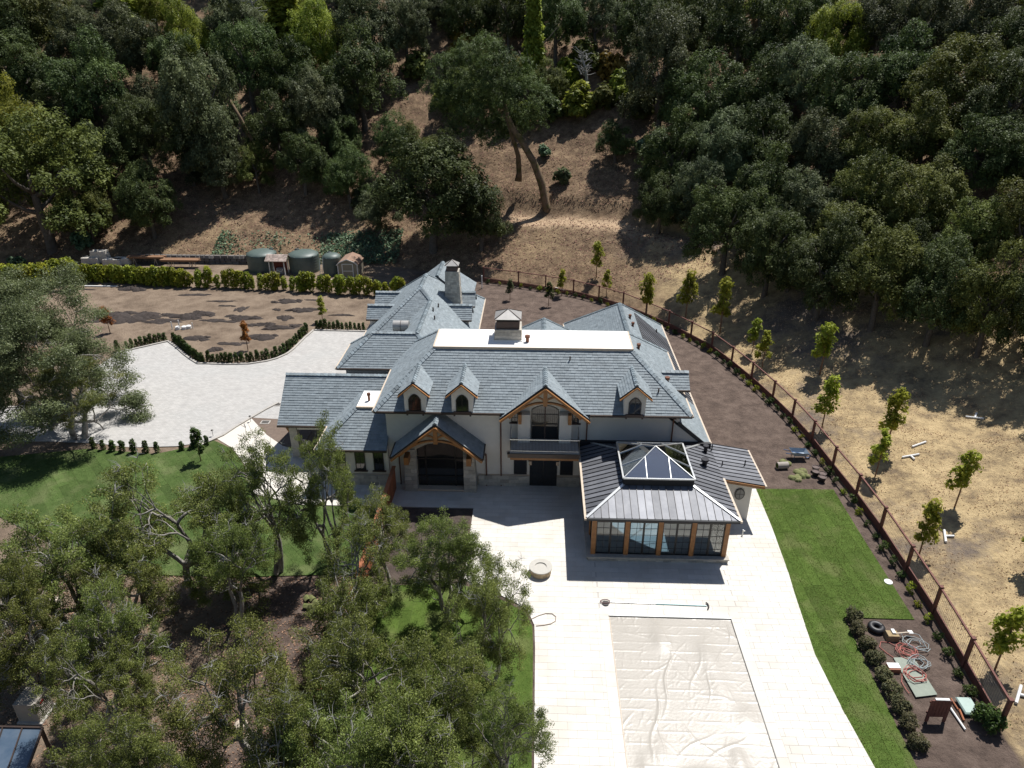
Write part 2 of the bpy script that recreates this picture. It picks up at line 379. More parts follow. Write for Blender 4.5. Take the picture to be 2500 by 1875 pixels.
# ---- east wing with the steel panelled slope
ew = make_roof([[(12.83, 44.0, 3.2), (12.83, 68.65, 3.2), (7.9, 63.72, 7.24), (7.9, 44.0, 7.24)],
                [(2.97, 68.65, 3.2), (2.97, 50.0, 3.2), (7.9, 50.0, 7.24), (7.9, 63.72, 7.24)],
                [(12.83, 68.65, 3.2), (2.97, 68.65, 3.2), (7.9, 63.72, 7.24)]], label='slate roof of the rear east wing')
caps(ew, [((7.9, 52, 7.24), (7.9, 63.72, 7.24)), ((7.9, 63.72, 7.24), (12.83, 68.65, 3.2)), ((7.9, 63.72, 7.24), (2.97, 68.65, 3.2))])
gutter((12.9, 43.9, 3.15), (12.9, 68.65, 3.15), 'cream', .16); gutter((2.9, 52, 3.15), (2.9, 68.65, 3.15), 'cream')
def epz(X): return 3.2 + S * (12.83 - X)
yy = 51.0
while yy < 64.2:
    ya, yb_ = yy, yy + .55; xt = 9.5
    pn = MB().prism([(xt, ya, epz(xt) + .06), (12.8, ya, epz(12.8) + .06), (12.8, yb_, epz(12.8) + .06), (xt, yb_, epz(xt) + .06)], (0, 0, .02), random.random()).build('metal_panel', M['seam'], ew)
    MB().beam((xt, yb_, epz(xt) + .10), (12.8, yb_, epz(12.8) + .10), .03, .05).build('standing_seam', M['seam_dark'], ew)
    yy += .58
MB().beam((9.45, 51, epz(9.45) + .08), (9.45, 64.3, epz(9.45) + .08), .12, .1).build('flashing', M['membrane_dark'], ew)
# rear centre roof peeping over the flat
r = make_roof([[(.82, 53, 6.0), (.82, 62.8, 6.0), (-1.9, 65.2, 3.8), (-1.9, 53, 3.8)], [(.82, 53, 6.0), (.82, 62.8, 6.0), (3.5, 65.2, 3.8), (3.5, 53, 3.8)], [(.82, 62.8, 6.0), (-1.9, 65.2, 3.8), (3.5, 65.2, 3.8)]])
caps(r, [((.82, 53, 6), (.82, 62.8, 6)), ((.82, 62.8, 6.0), (-1.9, 65.2, 3.8)), ((.82, 62.8, 6.0), (3.5, 65.2, 3.8))])
# small gable on the east side of the main roof
r = make_roof([[(11.15, 46.0, 7.06), (7.9, 46.0, 7.06), (7.9, 47.15, 8.0), (11.15, 47.15, 8.0)], [(11.15, 48.3, 7.06), (7.9, 48.3, 7.06), (7.9, 47.15, 8.0), (11.15, 47.15, 8.0)]], .1)
caps(r, [((8.2, 47.15, 8.0), (11.15, 47.15, 8.0))]); gutter((11.15, 45.95, 7.02), (8.9, 45.95, 7.02))
MB().prism([(10.75, 46.2, 5.5), (10.75, 48.1, 5.5), (10.75, 48.1, 7.0), (10.75, 47.15, 7.85), (10.75, 46.2, 7.0)], (-1.5, 0, 0)).build('dormer_wall', M['stucco'], house)
# ---- low hip with the small flat, and the open carport
lo = make_roof([[(-15.57, 43.14, 3.3), (-10.45, 43.14, 3.3), (-10.45, 45.76, 5.45), (-12.95, 45.76, 5.45)],
                [(-15.57, 51.0, 3.3), (-15.57, 43.14, 3.3), (-12.95, 45.76, 5.45), (-12.95, 48.2, 5.45)]], label='low slate hip roof beside the carport')
f2 = MB().box(-12.98, -10.55, 45.72, 48.2, 5.36, 5.50).build('flat_roof', M['white'], house); f2['label'] = 'small white flat roof above the low hip'
MB().box(-13.0, -10.55, 45.58, 45.715, 5.33, 5.49).build('edge_trim', M['cream'], f2)
MB().tube([(-12.25, 46.6, 5.48), (-12.25, 46.6, 6.0)], .09, 12).build('vent_pipe', M['copper'], f2)
MB().tube([(-12.25, 46.6, 5.95), (-12.25, 46.6, 6.12)], .14, 12).build('vent_cap', M['copper'], f2)
caps(lo, [((-15.57, 43.14, 3.3), (-13.0, 45.71, 5.41))])
gutter((-15.57, 43.07, 3.25), (-10.45, 43.07, 3.25)); gutter((-15.64, 43.1, 3.25), (-15.64, 46.5, 3.25), 'cream')
cp = make_roof([[(-19.5, 46.6, 3.25), (-10.5, 46.6, 3.25), (-10.5, 49.95, 6.0), (-19.5, 49.95, 6.0)],
                [(-10.5, 53.3, 3.25), (-19.5, 53.3, 3.25), (-19.5, 49.95, 6.0), (-10.5, 49.95, 6.0)]], label='slate gable roof over the open carport')
caps(cp, [((-19.5, 49.95, 6.0), (-11.0, 49.95, 6.0))]); gutter((-19.5, 46.53, 3.2), (-15.6, 46.53, 3.2))
for y in (47.2, 52.6):
    MB().box(-18.9, -18.3, y, y + .6, 0, 3.3).build('pillar', M['stone'], house)
    MB().beam((-19.3, y + .3, 2.9), (-18.85, y + .3, 2.0), .16, .16).build('brace', M['wood'], house)
MB().box(-18.28, -15.3, 47.3, 47.6, 2.5, 3.3).build('beam', M['stucco'], house)
MB().box(-19.35, -10.6, 49.85, 50.0, 5.4, 5.8).build('beam', M['wood'], house)
# ---- walls
def wall(x0, x1, y0, y1, z0, z1, label=None, m='stucco'):
    o = MB().box(x0, x1, y0, y1, z0, z1).build('wall', M[m], house)
    if label: o['label'] = label
wall(-10.5, 10.2, 44.0, 53.4, 0, 6.5, 'cream stucco front wall of two storeys'); wall(-15.0, -10.52, 43.75, 47.2, 0, 3.3); wall(-15.1, -10.52, 51.2, 55.1, 0, 6.3)
wall(-15.2, -6.0, 55.12, 70.6, 0, 4.9); wall(3.5, 10.18, 53.42, 68.0, 0, 3.25); wall(10.22, 12.35, 44.45, 68.0, 0, 3.25); wall(-1.4, 3.2, 53.42, 64.6, 0, 3.7)
MB().prism([(10.2, 44.05, 0), (12.35, 44.05, 0), (12.35, 44.05, 3.45), (10.2, 44.05, 5.25)], (0, .3, 0)).build('wall', M['stucco'], house)
MB().beam((10.1, 43.97, 5.52), (12.75, 43.97, 3.30), .12, .22).build('flashing', M['membrane_dark'], house)
# stone base course, laid as single stones
def stones(parent, xa, xb, y, za, zb, rows, nrm=(0, -1), name='stone', wr=(.4, .9)):
    h = (zb - za) / rows
    for r_ in range(rows):
        x = xa
        while x < xb - .05:
            wdt = min(random.uniform(*wr), xb - x)
            if xb - x - wdt < .2: wdt = xb - x
            dpt = random.uniform(.07, .11)
            if nrm == (0, -1): mb = MB().box(x + .006, x + wdt - .006, y - dpt, y, za + r_ * h + .006, za + (r_ + 1) * h - .006, random.random())
            else: mb = MB().box(y - dpt if nrm[0] < 0 else y, y if nrm[0] < 0 else y + dpt, x + .006, x + wdt - .006, za + r_ * h + .006, za + (r_ + 1) * h - .006, random.random())
            mb.build(name, M['stone'], parent); x += wdt
for (xa_, xb_, yy_, yz_) in ((-15.05, -10.55, 43.66, 43.745), (-4.0, -.25, 43.9, 43.995), (1.75, 3.4, 43.9, 43.995)):
    base = MB().box(xa_, xb_, yy_, yz_, 0, .95).build('base_course', M['cream'], house)
    stones(base, xa_, xb_, yy_, 0, .9, 3)
# ---- windows and doors
def rect_window(x, z, wd, ht, y, nx=2, nz=3, sill=True, lab=None):
    wn = MB()
    t = .06
    wn.box(x - wd / 2, x + wd / 2, y - .05, y - .002, z, z + t).box(x - wd / 2, x + wd / 2, y - .05, y - .002, z + ht - t, z + ht)
    wn.box(x - wd / 2, x - wd / 2 + t, y - .05, y - .002, z + t, z + ht - t).box(x + wd / 2 - t, x + wd / 2, y - .05, y - .002, z + t, z + ht - t)
    o = wn.build('window', M['frame'], house)
    MB().box(x - wd / 2 + t, x + wd / 2 - t, y - .02, y - .003, z + t, z + ht - t).build('pane', M['pane'], o)
    mm = MB()
    for i in range(1, nx): xx = x - wd / 2 + wd * i / nx; mm.box(xx - .012, xx + .012, y - .04, y - .022, z + t, z + ht - t)
    for i in range(1, nz): zz = z + ht * i / nz; mm.box(x - wd / 2 + t, x + wd / 2 - t, y - .041, y - .023, zz - .012, zz + .012)
    mm.build('mullion', M['frame'], o)
    if sill: MB().box(x - wd / 2 - .12, x + wd / 2 + .12, y - .13, y - .003, z - .09, z - .003).build('sill', M['rust'], o)
    return o
for xx in (-14.05, -12.6, -11.25): rect_window(xx, 1.25, .75, 1.75, 43.75)
rect_window(-.93, 1.0, .95, 1.35, 44.0, 1, 1, False); rect_window(2.43, 1.0, .95, 1.35, 44.0, 1, 1, False)
rect_window(-1.35, 5.35, .5, .75, 44.0, 2, 2); rect_window(2.93, 5.35, .5, .75, 44.0, 2, 2)
def arch_pts(x, z, wd, ht, rise, n=10):
    P = [(x - wd / 2, z), (x + wd / 2, z)]
    for i in range(n + 1):
        t = i / n; P.append((x + wd / 2 - wd * t, z + ht - rise + rise * math.sin(math.pi * t) ** .8))
    return P
def arch_window(x, z, wd, ht, rise, y, parent=house, bars=True, name='window'):
    o = MB().prism([(p[0], y - .004, p[1]) for p in arch_pts(x, z, wd, ht, rise)], (0, -.05, 0)).build(name, M['frame'], parent)
    MB().prism([(p[0], y - .056, p[1]) for p in arch_pts(x, z + .06, wd - .12, ht - .12, rise)], (0, -.006, 0)).build('pane', M['pane'], o)
    if bars: MB().box(x - .02, x + .02, y - .08, y - .064, z + .06, z + ht - .07).build('mullion', M['frame'], o)
    return o
# ground floor double door
do = MB().box(-.25, 1.75, 43.93, 43.99, 0, 2.5).build('door', M['frame'], house); do['label'] = 'dark double door under the balcony'
for xx in (-.2, .78): MB().box(xx, xx + .92, 43.90, 43.928, .12, 2.4).build('pane', M['pane'], do)
# ---- dormers
def dormer(cx, lab):
    yf, za, h = 42.78, 8.92, 1.06; zee = za - S * h - .04
    yb_ = 43 + (za - ze) / S; ye = 43 + (zee - ze) / S
    r = make_roof([[(cx - h, yf, zee), (cx, yf, za), (cx, yb_, za), (cx - h, ye, zee)], [(cx + h, yf, zee), (cx, yf, za), (cx, yb_, za), (cx + h, ye, zee)]], .08, label=lab, name='dormer_roof')
    caps(r, [((cx, yf, za), (cx, yb_, za))], .14, .1)
    MB().prism([(cx - .73, 43.0, 6.46), (cx + .73, 43.0, 6.46), (cx + .73, 43.0, zee), (cx, 43.0, za - .2), (cx - .73, 43.0, zee)], (0, 2.4, 0)).build('dormer_wall', M['stucco'], house)
    for sg in (-1, 1):
        MB().beam((cx, yf - .03, za - .11), (cx + sg * (h + .02), yf - .03, zee - .15), .07, .27, up=(0, -1, 0)).build('bargeboard', M['wood'], house)
        MB().box(cx + sg * .55 - .06, cx + sg * .55 + .06, 42.85, 42.998, 6.36, 6.455).build('bracket', M['rust'], house)
    o = arch_window(cx, 6.68, .86, 1.28, .42, 43.0)
    MB().box(cx - .6, cx + .6, 42.87, 42.997, 6.58, 6.675).build('sill', M['rust'], o)
dormer(-8.17, 'leftmost slate dormer'); dormer(-4.91, 'middle slate dormer'); dormer(6.85, 'slate dormer above the sunroom')
# ---- timber truss in a gable
def truss(cx, y, za, h, sl, zee, depth_=.14):
    for sg in (-1, 1):
        MB().beam((cx, y, za - .18), (cx + sg * h, y, zee - .16), depth_, .38, up=(0, -1, 0)).build('bargeboard', M['wood'], house)
        pts = []
        for i in range(9):
            t = i / 8; pts.append((cx + sg * (.12 + (h * .76) * t), y - .01, za - 1.22 - 1.22 * t ** 2.1))
        mb = MB()
        for i in range(8): mb.beam(pts[i], pts[i + 1], depth_ * .9, .17, up=(0, -1, 0))
        mb.build('arched_brace', M['wood'], house)
        pts = []
        for i in range(7):
            t = i / 6; pts.append((cx + sg * (.1 + .62 * t), y - .02, za - 1.05 + .32 * t ** .6))
        mb = MB()
        for i in range(6): mb.beam(pts[i], pts[i + 1], depth_ * .8, .11, up=(0, -1, 0))
        mb.build('arched_brace', M['wood'], house)
    MB().box(cx - .14, cx + .14, y - .09, y + .07, za - 1.45, za - .3).build('king_post', M['wood'], house)
# balcony gable
cx, yf, za, h = .76, 42.8, 8.83, 3.07; zee = za - .835 * h
yb_ = 43 + (za - ze) / S
r = make_roof([[(cx - h, yf, zee), (cx, yf, za), (cx, yb_, za), (cx - h, 43.25, zee)], [(cx + h, yf, zee), (cx, yf, za), (cx, yb_, za), (cx + h, 43.25, zee)]], .1, 'steep slate gable roof above the balcony', 'gable_roof')
caps(r, [((cx, yf, za), (cx, yb_, za))], .16, .12)
truss(cx, yf - .02, za - .06, h, .835, zee - .02)
MB().prism([(cx - 2.5, 43.93, 6.3), (cx + 2.5, 43.93, 6.3), (cx, 43.93, 8.45)], (0, .6, 0)).build('gable_wall', M['stucco'], house)
for sg in (-1, 1):
    MB().box(cx + sg * 1.45 - .42, cx + sg * 1.45 + .42, 43.35, 43.995, 4.06, 6.28).build('pier', M['stucco'], house)
    MB().box(cx + sg * 1.72 - .12, cx + sg * 1.72 + .12, 42.95, 43.34, 5.75, 6.5).build('bracket', M['wood'], house)
# balcony, door and railing
bal = MB().box(-1.62, 3.16, 42.02, 43.99, 3.78, 4.04).build('balcony', M['balcony'], house); bal['label'] = 'shallow balcony under the timber gable'
MB().box(-1.66, 3.2, 41.93, 42.015, 3.66, 3.98).build('fascia', M['brown'], bal)
MB().box(-1.6, 3.14, 42.05, 42.3, 3.42, 3.777).build('beam', M['wood'], house)
for xx in (-1.45, .05, 1.48, 2.98): MB().box(xx - .11, xx + .11, 42.31, 43.9, 3.3, 3.55).build('joist', M['wood'], house)
rail = MB().beam((-1.6, 42.06, 5.06), (3.14, 42.06, 5.06), .06, .05).beam((-1.6, 42.06, 5.06), (-1.6, 43.95, 5.06), .06, .05).beam((3.14, 42.06, 5.06), (3.14, 43.95, 5.06), .06, .05)
rail.beam((-1.6, 42.06, 4.16), (3.14, 42.06, 4.16), .04, .03)
ro = rail.build('railing', M['alu'], house)
for i in range(48): MB().box(-1.55 + i * .099, -1.534 + i * .099, 42.052, 42.068, 4.17, 5.03).build('baluster', M['frame'], ro)
for sg in (-1.6, 3.14):
    for i in range(10): MB().box(sg - .008, sg + .008, 42.25 + i * .17, 42.266 + i * .17, 4.05, 5.03).build('baluster', M['frame'], ro)
do = arch_window(.79, 4.06, 1.9, 2.75, .35, 43.97, name='door', bars=False); do['label'] = 'arched glazed double door on the balcony'
MB().box(.74, .84, 43.84, 43.90, 4.1, 6.7).build('stile', M['rust'], do)
for sg in (-1, 1):
    for k in range(6): MB().box(.79 + sg * (.14 + k * .13) - .008, .79 + sg * (.14 + k * .13) + .008, 43.88, 43.905, 5.35, 6.45).build('grille_bar', M['frame'], do)
    MB().box(.79 + sg * .48 - .4, .79 + sg * .48 + .4, 43.87, 43.905, 5.27, 5.35).build('rail', M['frame'], do)
# ---- porch gable with stone surround
cx, yf, za, h = -6.71, 41.92, 6.22, 3.18; zee = za - .85 * h
r = make_roof([[(cx - h, yf, zee), (cx, yf, za), (cx, 43.95, za), (cx - h, 43.98, zee)], [(cx + h, yf, zee), (cx, yf, za), (cx, 43.95, za), (cx + h, 43.98, zee)]], .1, 'slate gable roof over the stone porch', 'gable_roof')
caps(r, [((cx, yf, za), (cx, 43.9, za))], .16, .12)
for sg in (-1, 1): gutter((cx + sg * (h + .05), yf, zee - .04), (cx + sg * (h + .05), 43.95, zee - .04))
truss(cx, yf - .02, za - .06, h, .845, zee - .02)
porch = MB()
for sg in (-1, 1):
    xa, xb = (-9.12, -8.36) if sg < 0 else (-4.98, -4.24)
    porch.frustum((xa - (.18 if sg < 0 else 0), xb + (.18 if sg > 0 else 0), 42.98, 43.99), 0, (xa, xb, 43.1, 43.99), 3.5)
porch.prism([(-9.12, 43.1, 3.5), (-8.36, 43.1, 3.5), (-7.5, 43.1, 3.95), (-6.67, 43.1, 4.1), (-5.8, 43.1, 3.95), (-4.98, 43.1, 3.5), (-4.24, 43.1, 3.5), (-6.7, 43.1, 5.75)], (0, .88, 0))
po = porch.build('porch', M['stone'], house); po['label'] = 'pale stone porch around the arched window'
for sg in (-1, 1):
    for r_ in range(11):
        zz = .0 + r_ * .32; off = .12 * (1 - r_ / 11); xa, xb = (-9.12, -8.36) if sg < 0 else (-4.98, -4.24)
        k = 2 if r_ % 2 else 1
        xs = [xa - (.17 * (1 - r_ / 11) if sg < 0 else 0)] + ([xa + .3 + random.random() * .15] if k == 2 else []) + [xb + (.17 * (1 - r_ / 11) if sg > 0 else 0)]
        for i in range(len(xs) - 1): MB().box(xs[i] + .006, xs[i + 1] - .006, 43.0 - off - random.uniform(.0, .02), 43.12 - off + .1, zz + .006, zz + .314, random.random()).build('stone', M['stone'], po)
    MB().box(cx + sg * 2.2 - .17, cx + sg * 2.2 + .17, 42.15, 43.08, 2.75, 3.35).build('bracket', M['wood'], house)
pw = MB().prism([(p[0], 43.5, p[1]) for p in arch_pts(-6.67, .25, 3.4, 3.75, .5)], (0, .45, 0)).build('window', M['pane'], house); pw['label'] = 'large arched window in the stone porch'
mm = MB()
for xx in (-7.75, -5.6): mm.box(xx - .05, xx + .05, 43.42, 43.497, .25, 3.9)
mm.box(-8.36, -4.98, 43.425, 43.495, 2.5, 2.58).box(-8.36, -4.98, 43.425, 43.495, 1.0, 1.06)
mm.build('mullion', M['frame'], pw); MB().box(-8.5, -4.85, 42.9, 43.42, .1, .24).build('sill', M['cream'], pw)
# ---- downspouts
for (xx, yy, zt) in ((-2.33, 43.88, 6.4), (3.75, 43.88, 6.4), (9.75, 43.88, 6.4), (-3.4, 43.88, 3.2), (-9.75, 43.88, 3.2)):
    MB().tube([(xx, yy - .75, zt), (xx, yy - .7, zt - .15), (xx, yy, zt - .5), (xx, yy, .15 if xx < 3 else 3.9), (xx, yy - .12, .05 if xx < 3 else 3.85)], .05, 8).build('downspout', M['copper'], house)
def lantern(x, y, z):
    o = MB().box(x - .1, x + .1, y - .22, y - .02, z, z + .32).build('lantern', M['lamp'], house)
    MB().frustum((x - .13, x + .13, y - .25, y), z + .32, (x - .03, x + .03, y - .14, y - .1), z + .42).build('lantern_cap', M['frame'], o)
for (xx, yy, zz) in ((-1.75, 44, 2.5), (-.2, 42.3, 3.0), (1.7, 42.3, 3.0), (3.2, 44, 2.5)): lantern(xx, yy, zz)
# ---- chimneys
def chimney(x0, x1, y0, y1, z0, z1, z2, z3, z4, tap, lab):
    c = MB().frustum((x0 - tap, x1 + tap, y0 - tap, y1 + tap), z0, (x0, x1, y0, y1), z1).build('chimney', M['stone'], house); c['label'] = lab
    rows = max(4, int((z1 - z0) / .2)); hh = (z1 - z0) / rows
    for r_ in range(rows):
        t = tap * (1 - (r_ + .5) / rows); zz = z0 + r_ * hh
        n = 5 if r_ % 2 else 6; xs = [x0 - t + (x1 - x0 + 2 * t) * i / n for i in range(n + 1)]
        for i in range(n): MB().box(xs[i] + .005, xs[i + 1] - .005, y0 - t - .03 - random.random() * .02, y0 - t + .05, zz + .005, zz + hh - .005, random.random()).build('stone', M['stone'], c)
        n = 4 if r_ % 2 else 5; ys = [y0 - t + (y1 - y0 + 2 * t) * i / n for i in range(n + 1)]
        for sg, X in ((-1, x0 - t), (1, x1 + t)):
            for i in range(n): MB().box(min(X - sg * .05, X + sg * .04), max(X - sg * .05, X + sg * (.03 + random.random() * .02)), ys[i] + .005, ys[i + 1] - .005, zz + .005, zz + hh - .005, random.random()).build('stone', M['stone'], c)
    MB().box(x0 + .08, x1 - .08, y0 + .08, y1 - .08, z1, z2).build('shroud', M['rust'], c)
    MB().box(x0 + .14, x1 - .14, y0 + .14, y1 - .14, z2, z3).build('flue', M['frame'], c)
    xm, ym = (x0 + x1) / 2, (y0 + y1) / 2
    k = MB().frustum((x0 - .05, x1 + .05, y0 - .05, y1 + .05), z3, (xm - .03, xm + .03, ym - .03, ym + .03), z4).build('chimney_cap', M['grey_cap'], c)
    mb = MB()
    for (ax, ay) in ((x0 - .05, y0 - .05), (x1 + .05, y0 - .05), (x0 - .05, y1 + .05), (x1 + .05, y1 + .05)): mb.beam((ax, ay, z3 + .02), (xm, ym, z4 + .02), .05, .04)
    mb.build('cap_seam', M['brown'], k)
chimney(-2.9, -1.06, 48.05, 49.75, 9.8, 10.72, 11.3, 11.5, 12.0, .06, 'square stone chimney standing on the white flat roof')
MB().box(-3.05, -.9, 47.9, 49.9, 9.86, 9.93).build('flashing', M['white'], fl)
chimney(-8.5, -7.3, 64.35, 65.5, 6.2, 9.95, 10.35, 10.5, 10.95, .15, 'tall tapered stone chimney on the rear west wing')
# ---- small roof vents
def vent(x, y, z, r=.07, h=.45, cap=True, m='copper', parent=main):
    o = MB().tube([(x, y, z - .1), (x, y, z + h)], r, 10).build('vent_pipe', M[m], parent)
    if cap: MB().tube([(x, y, z + h - .1), (x, y, z + h + .06)], r * 1.5, 10).build('vent_cap', M[m], o)
vent(-.55, 47.9, 9.85, .13, .45, parent=fl); vent(.9 + 1.6, 46.2, 9.2, .05, .3, False, 'brown'); vent(8.6, 44.35, 7.7, .05, .3, False, 'brown'); vent(7.6, 48.4, 9.15, .1, .4)
vent(9.55, 46.5, 7.5, .12, .3)
for (x, y, z) in ((-8.75, 57.8, 7.68), (-9.05, 59.2, 7.93), (-8.8, 60.8, 7.72)): vent(x, y, z, .06, .35, False, 'brown', rw)
for (x, y) in ((8.6, 61.2), (8.65, 59.4)): vent(x, y, epz(x), .1, .35, parent=ew)
vent(11.6, 63.9, epz(11.6), .06, .4, False, 'brown', ew)
o = MB().tube([(-12.3, 57.4, 7.2), (-10.95, 57.4, 7.2)], .48, 20).build('exhaust_cowl', M['grey_cap'], wb); MB().tube([(-11.65, 57.4, 7.2), (-11.61, 57.4, 7.2)], .5, 20).build('band', M['brown'], o)

# ---- SUNROOM
px0, px1, py0, py1 = 3.57, 12.28, 35.8, 43.9
pl = MB().box(px0, px1, py0, py1, 0, .30).build('plinth', M['stone'], house); pl['label'] = 'low stone plinth under the sunroom'
stones(pl, px0, px1, py0, 0, .30, 2, wr=(.4, .8)); stones(pl, py0, py1, px0, 0, .30, 2, nrm=(-1, 0), wr=(.4, .8)); stones(pl, py0, 40.3, px1, 0, .30, 2, nrm=(1, 0), wr=(.4, .8))
MB().box(px0 - .12, px1 + .12, py0 - .13, py0 + .3, .302, .37).build('plinth_cap', M['stone'], pl)
MB().box(px0 - .12, px0 + .25, py0 + .3, py1, .302, .37).build('plinth_cap', M['stone'], pl)
fm = mat('sunroom_floor', (.78, .77, .70), (.74, .73, .66), 2, .5)
MB().box(px0 + .2, px1 - .2, py0 + .3, py1 - .05, .304, .34).build('sunroom_floor', fm, house)
yp = 36.05
posts = (3.87, 5.93, 7.98, 10.03, 12.08)
for xx in posts: MB().box(xx - .14, xx + .14, yp - .1, yp + .16, .37, 3.3).build('post', M['wood'], house)
for y in (38.0, 40.0, 42.0, 43.85):
    MB().box(3.74, 3.99, y - .13, y + .13, .37, 3.3).build('post', M['wood'], house)
MB().box(3.6, 12.35, yp - .12, yp + .18, 3.3, 3.52).build('beam', M['wood'], house); MB().box(3.72, 4.0, yp + .18, 43.9, 3.3, 3.52).build('beam', M['wood'], house); MB().box(11.94, 12.22, yp + .18, 40.3, 3.3, 3.52).build('beam', M['wood'], house)
def glazed(a0, a1, c, z0, z1, axis):
    def bx(mb, u0, u1, w0, w1, q0, q1):
        return mb.box(u0, u1, c + w0, c + w1, q0, q1) if axis == 'x' else mb.box(c + w0, c + w1, u0, u1, q0, q1)
    mid = (a0 + a1) / 2; zt = z1 - .42; t = .06
    fr = MB()
    for (u0, u1, q0, q1) in ((a0, mid, z0, zt), (mid, a1, z0, zt), (a0, mid, zt, z1), (mid, a1, zt, z1)):
        bx(fr, u0 + .004, u0 + t, -.04, .04, q0, q1); bx(fr, u1 - t, u1 - .004, -.04, .04, q0, q1); bx(fr, u0 + t, u1 - t, -.04, .04, q0, q0 + t); bx(fr, u0 + t, u1 - t, -.04, .04, q1 - t, q1 - .003)
    o = fr.build('window', M['frame'], house)
    for (u0, u1, q0, q1, nz) in ((a0, mid, z0, zt, 5), (mid, a1, z0, zt, 5), (a0, mid, zt, z1, 1), (mid, a1, zt, z1, 1)):
        g = MB(); bx(g, u0 + t, u1 - t, -.006, .006, q0 + t, q1 - t); g.build('pane', M['glass'], o)
        g = MB(); um = (u0 + u1) / 2; bx(g, um - .011, um + .011, -.018, -.008, q0 + t, q1 - t)
        for i in range(1, nz): zz = q0 + (q1 - q0) * i / nz; bx(g, u0 + t, u1 - t, -.02, -.0085, zz - .011, zz + .011)
        g.build('mullion', M['frame'], o)
for i in range(4): glazed(posts[i] + .14, posts[i + 1] - .14, yp, .37, 3.3, 'x')
for y0_, y1_ in ((36.22, 37.87), (38.13, 39.87), (40.13, 41.87), (42.13, 43.7)): glazed(y0_, y1_, 3.86, .37, 3.3, 'y')
glazed(36.22, 38.1, 12.08, .37, 3.3, 'y'); glazed(38.1, 40.2, 12.08, .37, 3.3, 'y')
# steel roof, one panel per bay between the seams
ex0, ex1, ey0, ey1, ez = 3.3, 12.55, 35.4, 44.6, 3.58; rise = .325
ins = 2.46; kx0, kx1, ky0, ky1, kz = ex0 + ins, ex1 - ins, ey0 + ins, ey1 - ins, ez + ins * rise
sr = MB()
for pts in ([(ex0, ey0, ez), (ex1, ey0, ez), (kx1, ky0, kz), (kx0, ky0, kz)], [(ex0, ey0, ez), (ex0, ey1, ez), (kx0, ky1, kz), (kx0, ky0, kz)], [(ex1, ey0, ez), (ex1, ey1, ez), (kx1, ky1, kz), (kx1, ky0, kz)], [(ex0, ey1, ez), (ex1, ey1, ez), (kx1, ky1, kz), (kx0, ky1, kz)]):
    sr.prism(pts, (0, 0, -.14))
sro = sr.build('sunroom_roof', M['membrane_dark'], house); sro['label'] = 'grey standing seam steel roof of the sunroom'
def steel(poly, axis, step=.46):
    P = [(p[0], p[1]) for p in poly]
    A = np.array([[p[0], p[1], 1] for p in poly[:3]]); cz = np.linalg.solve(A, np.array([p[2] for p in poly[:3]]))
    zf_ = lambda p: cz[0] * p[0] + cz[1] * p[1] + cz[2]
    lo_ = min(p[axis] for p in P); hi = max(p[axis] for p in P); u = lo_
    while u < hi:
        v = min(u + step, hi)
        Q = clip_poly(P, u, v, -999, 999) if axis == 0 else clip_poly(P, -999, 999, u, v)
        if Q and abs(area2(Q)) > .01:
            if area2(Q) < 0: Q = Q[::-1]
            MB().prism([(q[0], q[1], zf_(q) + .012) for q in Q], (0, 0, .012), random.random()).build('metal_panel', M['seam'], sro)
            e = [q for q in Q if abs(q[axis] - v) < 1e-4]
            if len(e) >= 2 and v < hi - .01:
                o_ = 1 - axis; e0 = min(e, key=lambda q: q[o_]); e1 = max(e, key=lambda q: q[o_])
                MB().beam((*e0, zf_(e0) + .045), (*e1, zf_(e1) + .045), .03, .055).build('standing_seam', M['seam_dark'], sro)
        u += step
steel([(ex0, ey0, ez), (ex1, ey0, ez), (kx1, ky0, kz), (kx0, ky0, kz)], 0)
steel([(ex0, ey0, ez), (kx0, ky0, kz), (kx0, ky1, kz), (ex0, ey1, ez)], 1)
steel([(ex1, ey1, ez), (kx1, ky1, kz), (kx1, ky0, kz), (ex1, ey0, ez)], 1)
steel([(ex1, ey1, ez), (ex0, ey1, ez), (kx0, ky1, kz), (kx1, ky1, kz)], 0)
for p, q in (((ex0, ey0, ez), (kx0, ky0, kz)), ((ex1, ey0, ez), (kx1, ky0, kz)), ((ex0, ey1, ez), (kx0, ky1, kz)), ((ex1, ey1, ez), (kx1, ky1, kz))):
    MB().beam((p[0], p[1], p[2] + .05), (q[0], q[1], q[2] + .05), .17, .05).build('hip_flashing', M['alu'], sro)
MB().beam((ex0, ey0 - .06, ez - .06), (ex1, ey0 - .06, ez - .06), .12, .14).build('gutter', M['membrane_dark'], sro)
MB().beam((ex0 - .07, ey0 - .1, ez - .05), (ex0 - .07, 43.7, ez - .05), .14, .13).build('gutter', M['cream'], sro)
MB().beam((ex1 + .07, ey0 - .1, ez - .05), (ex1 + .07, 40.0, ez - .05), .14, .13).build('gutter', M['cream'], sro)
MB().box(3.3, 12.55, 43.75, 43.99, 3.4, 4.0).build('flashing', M['membrane_dark'], sro)
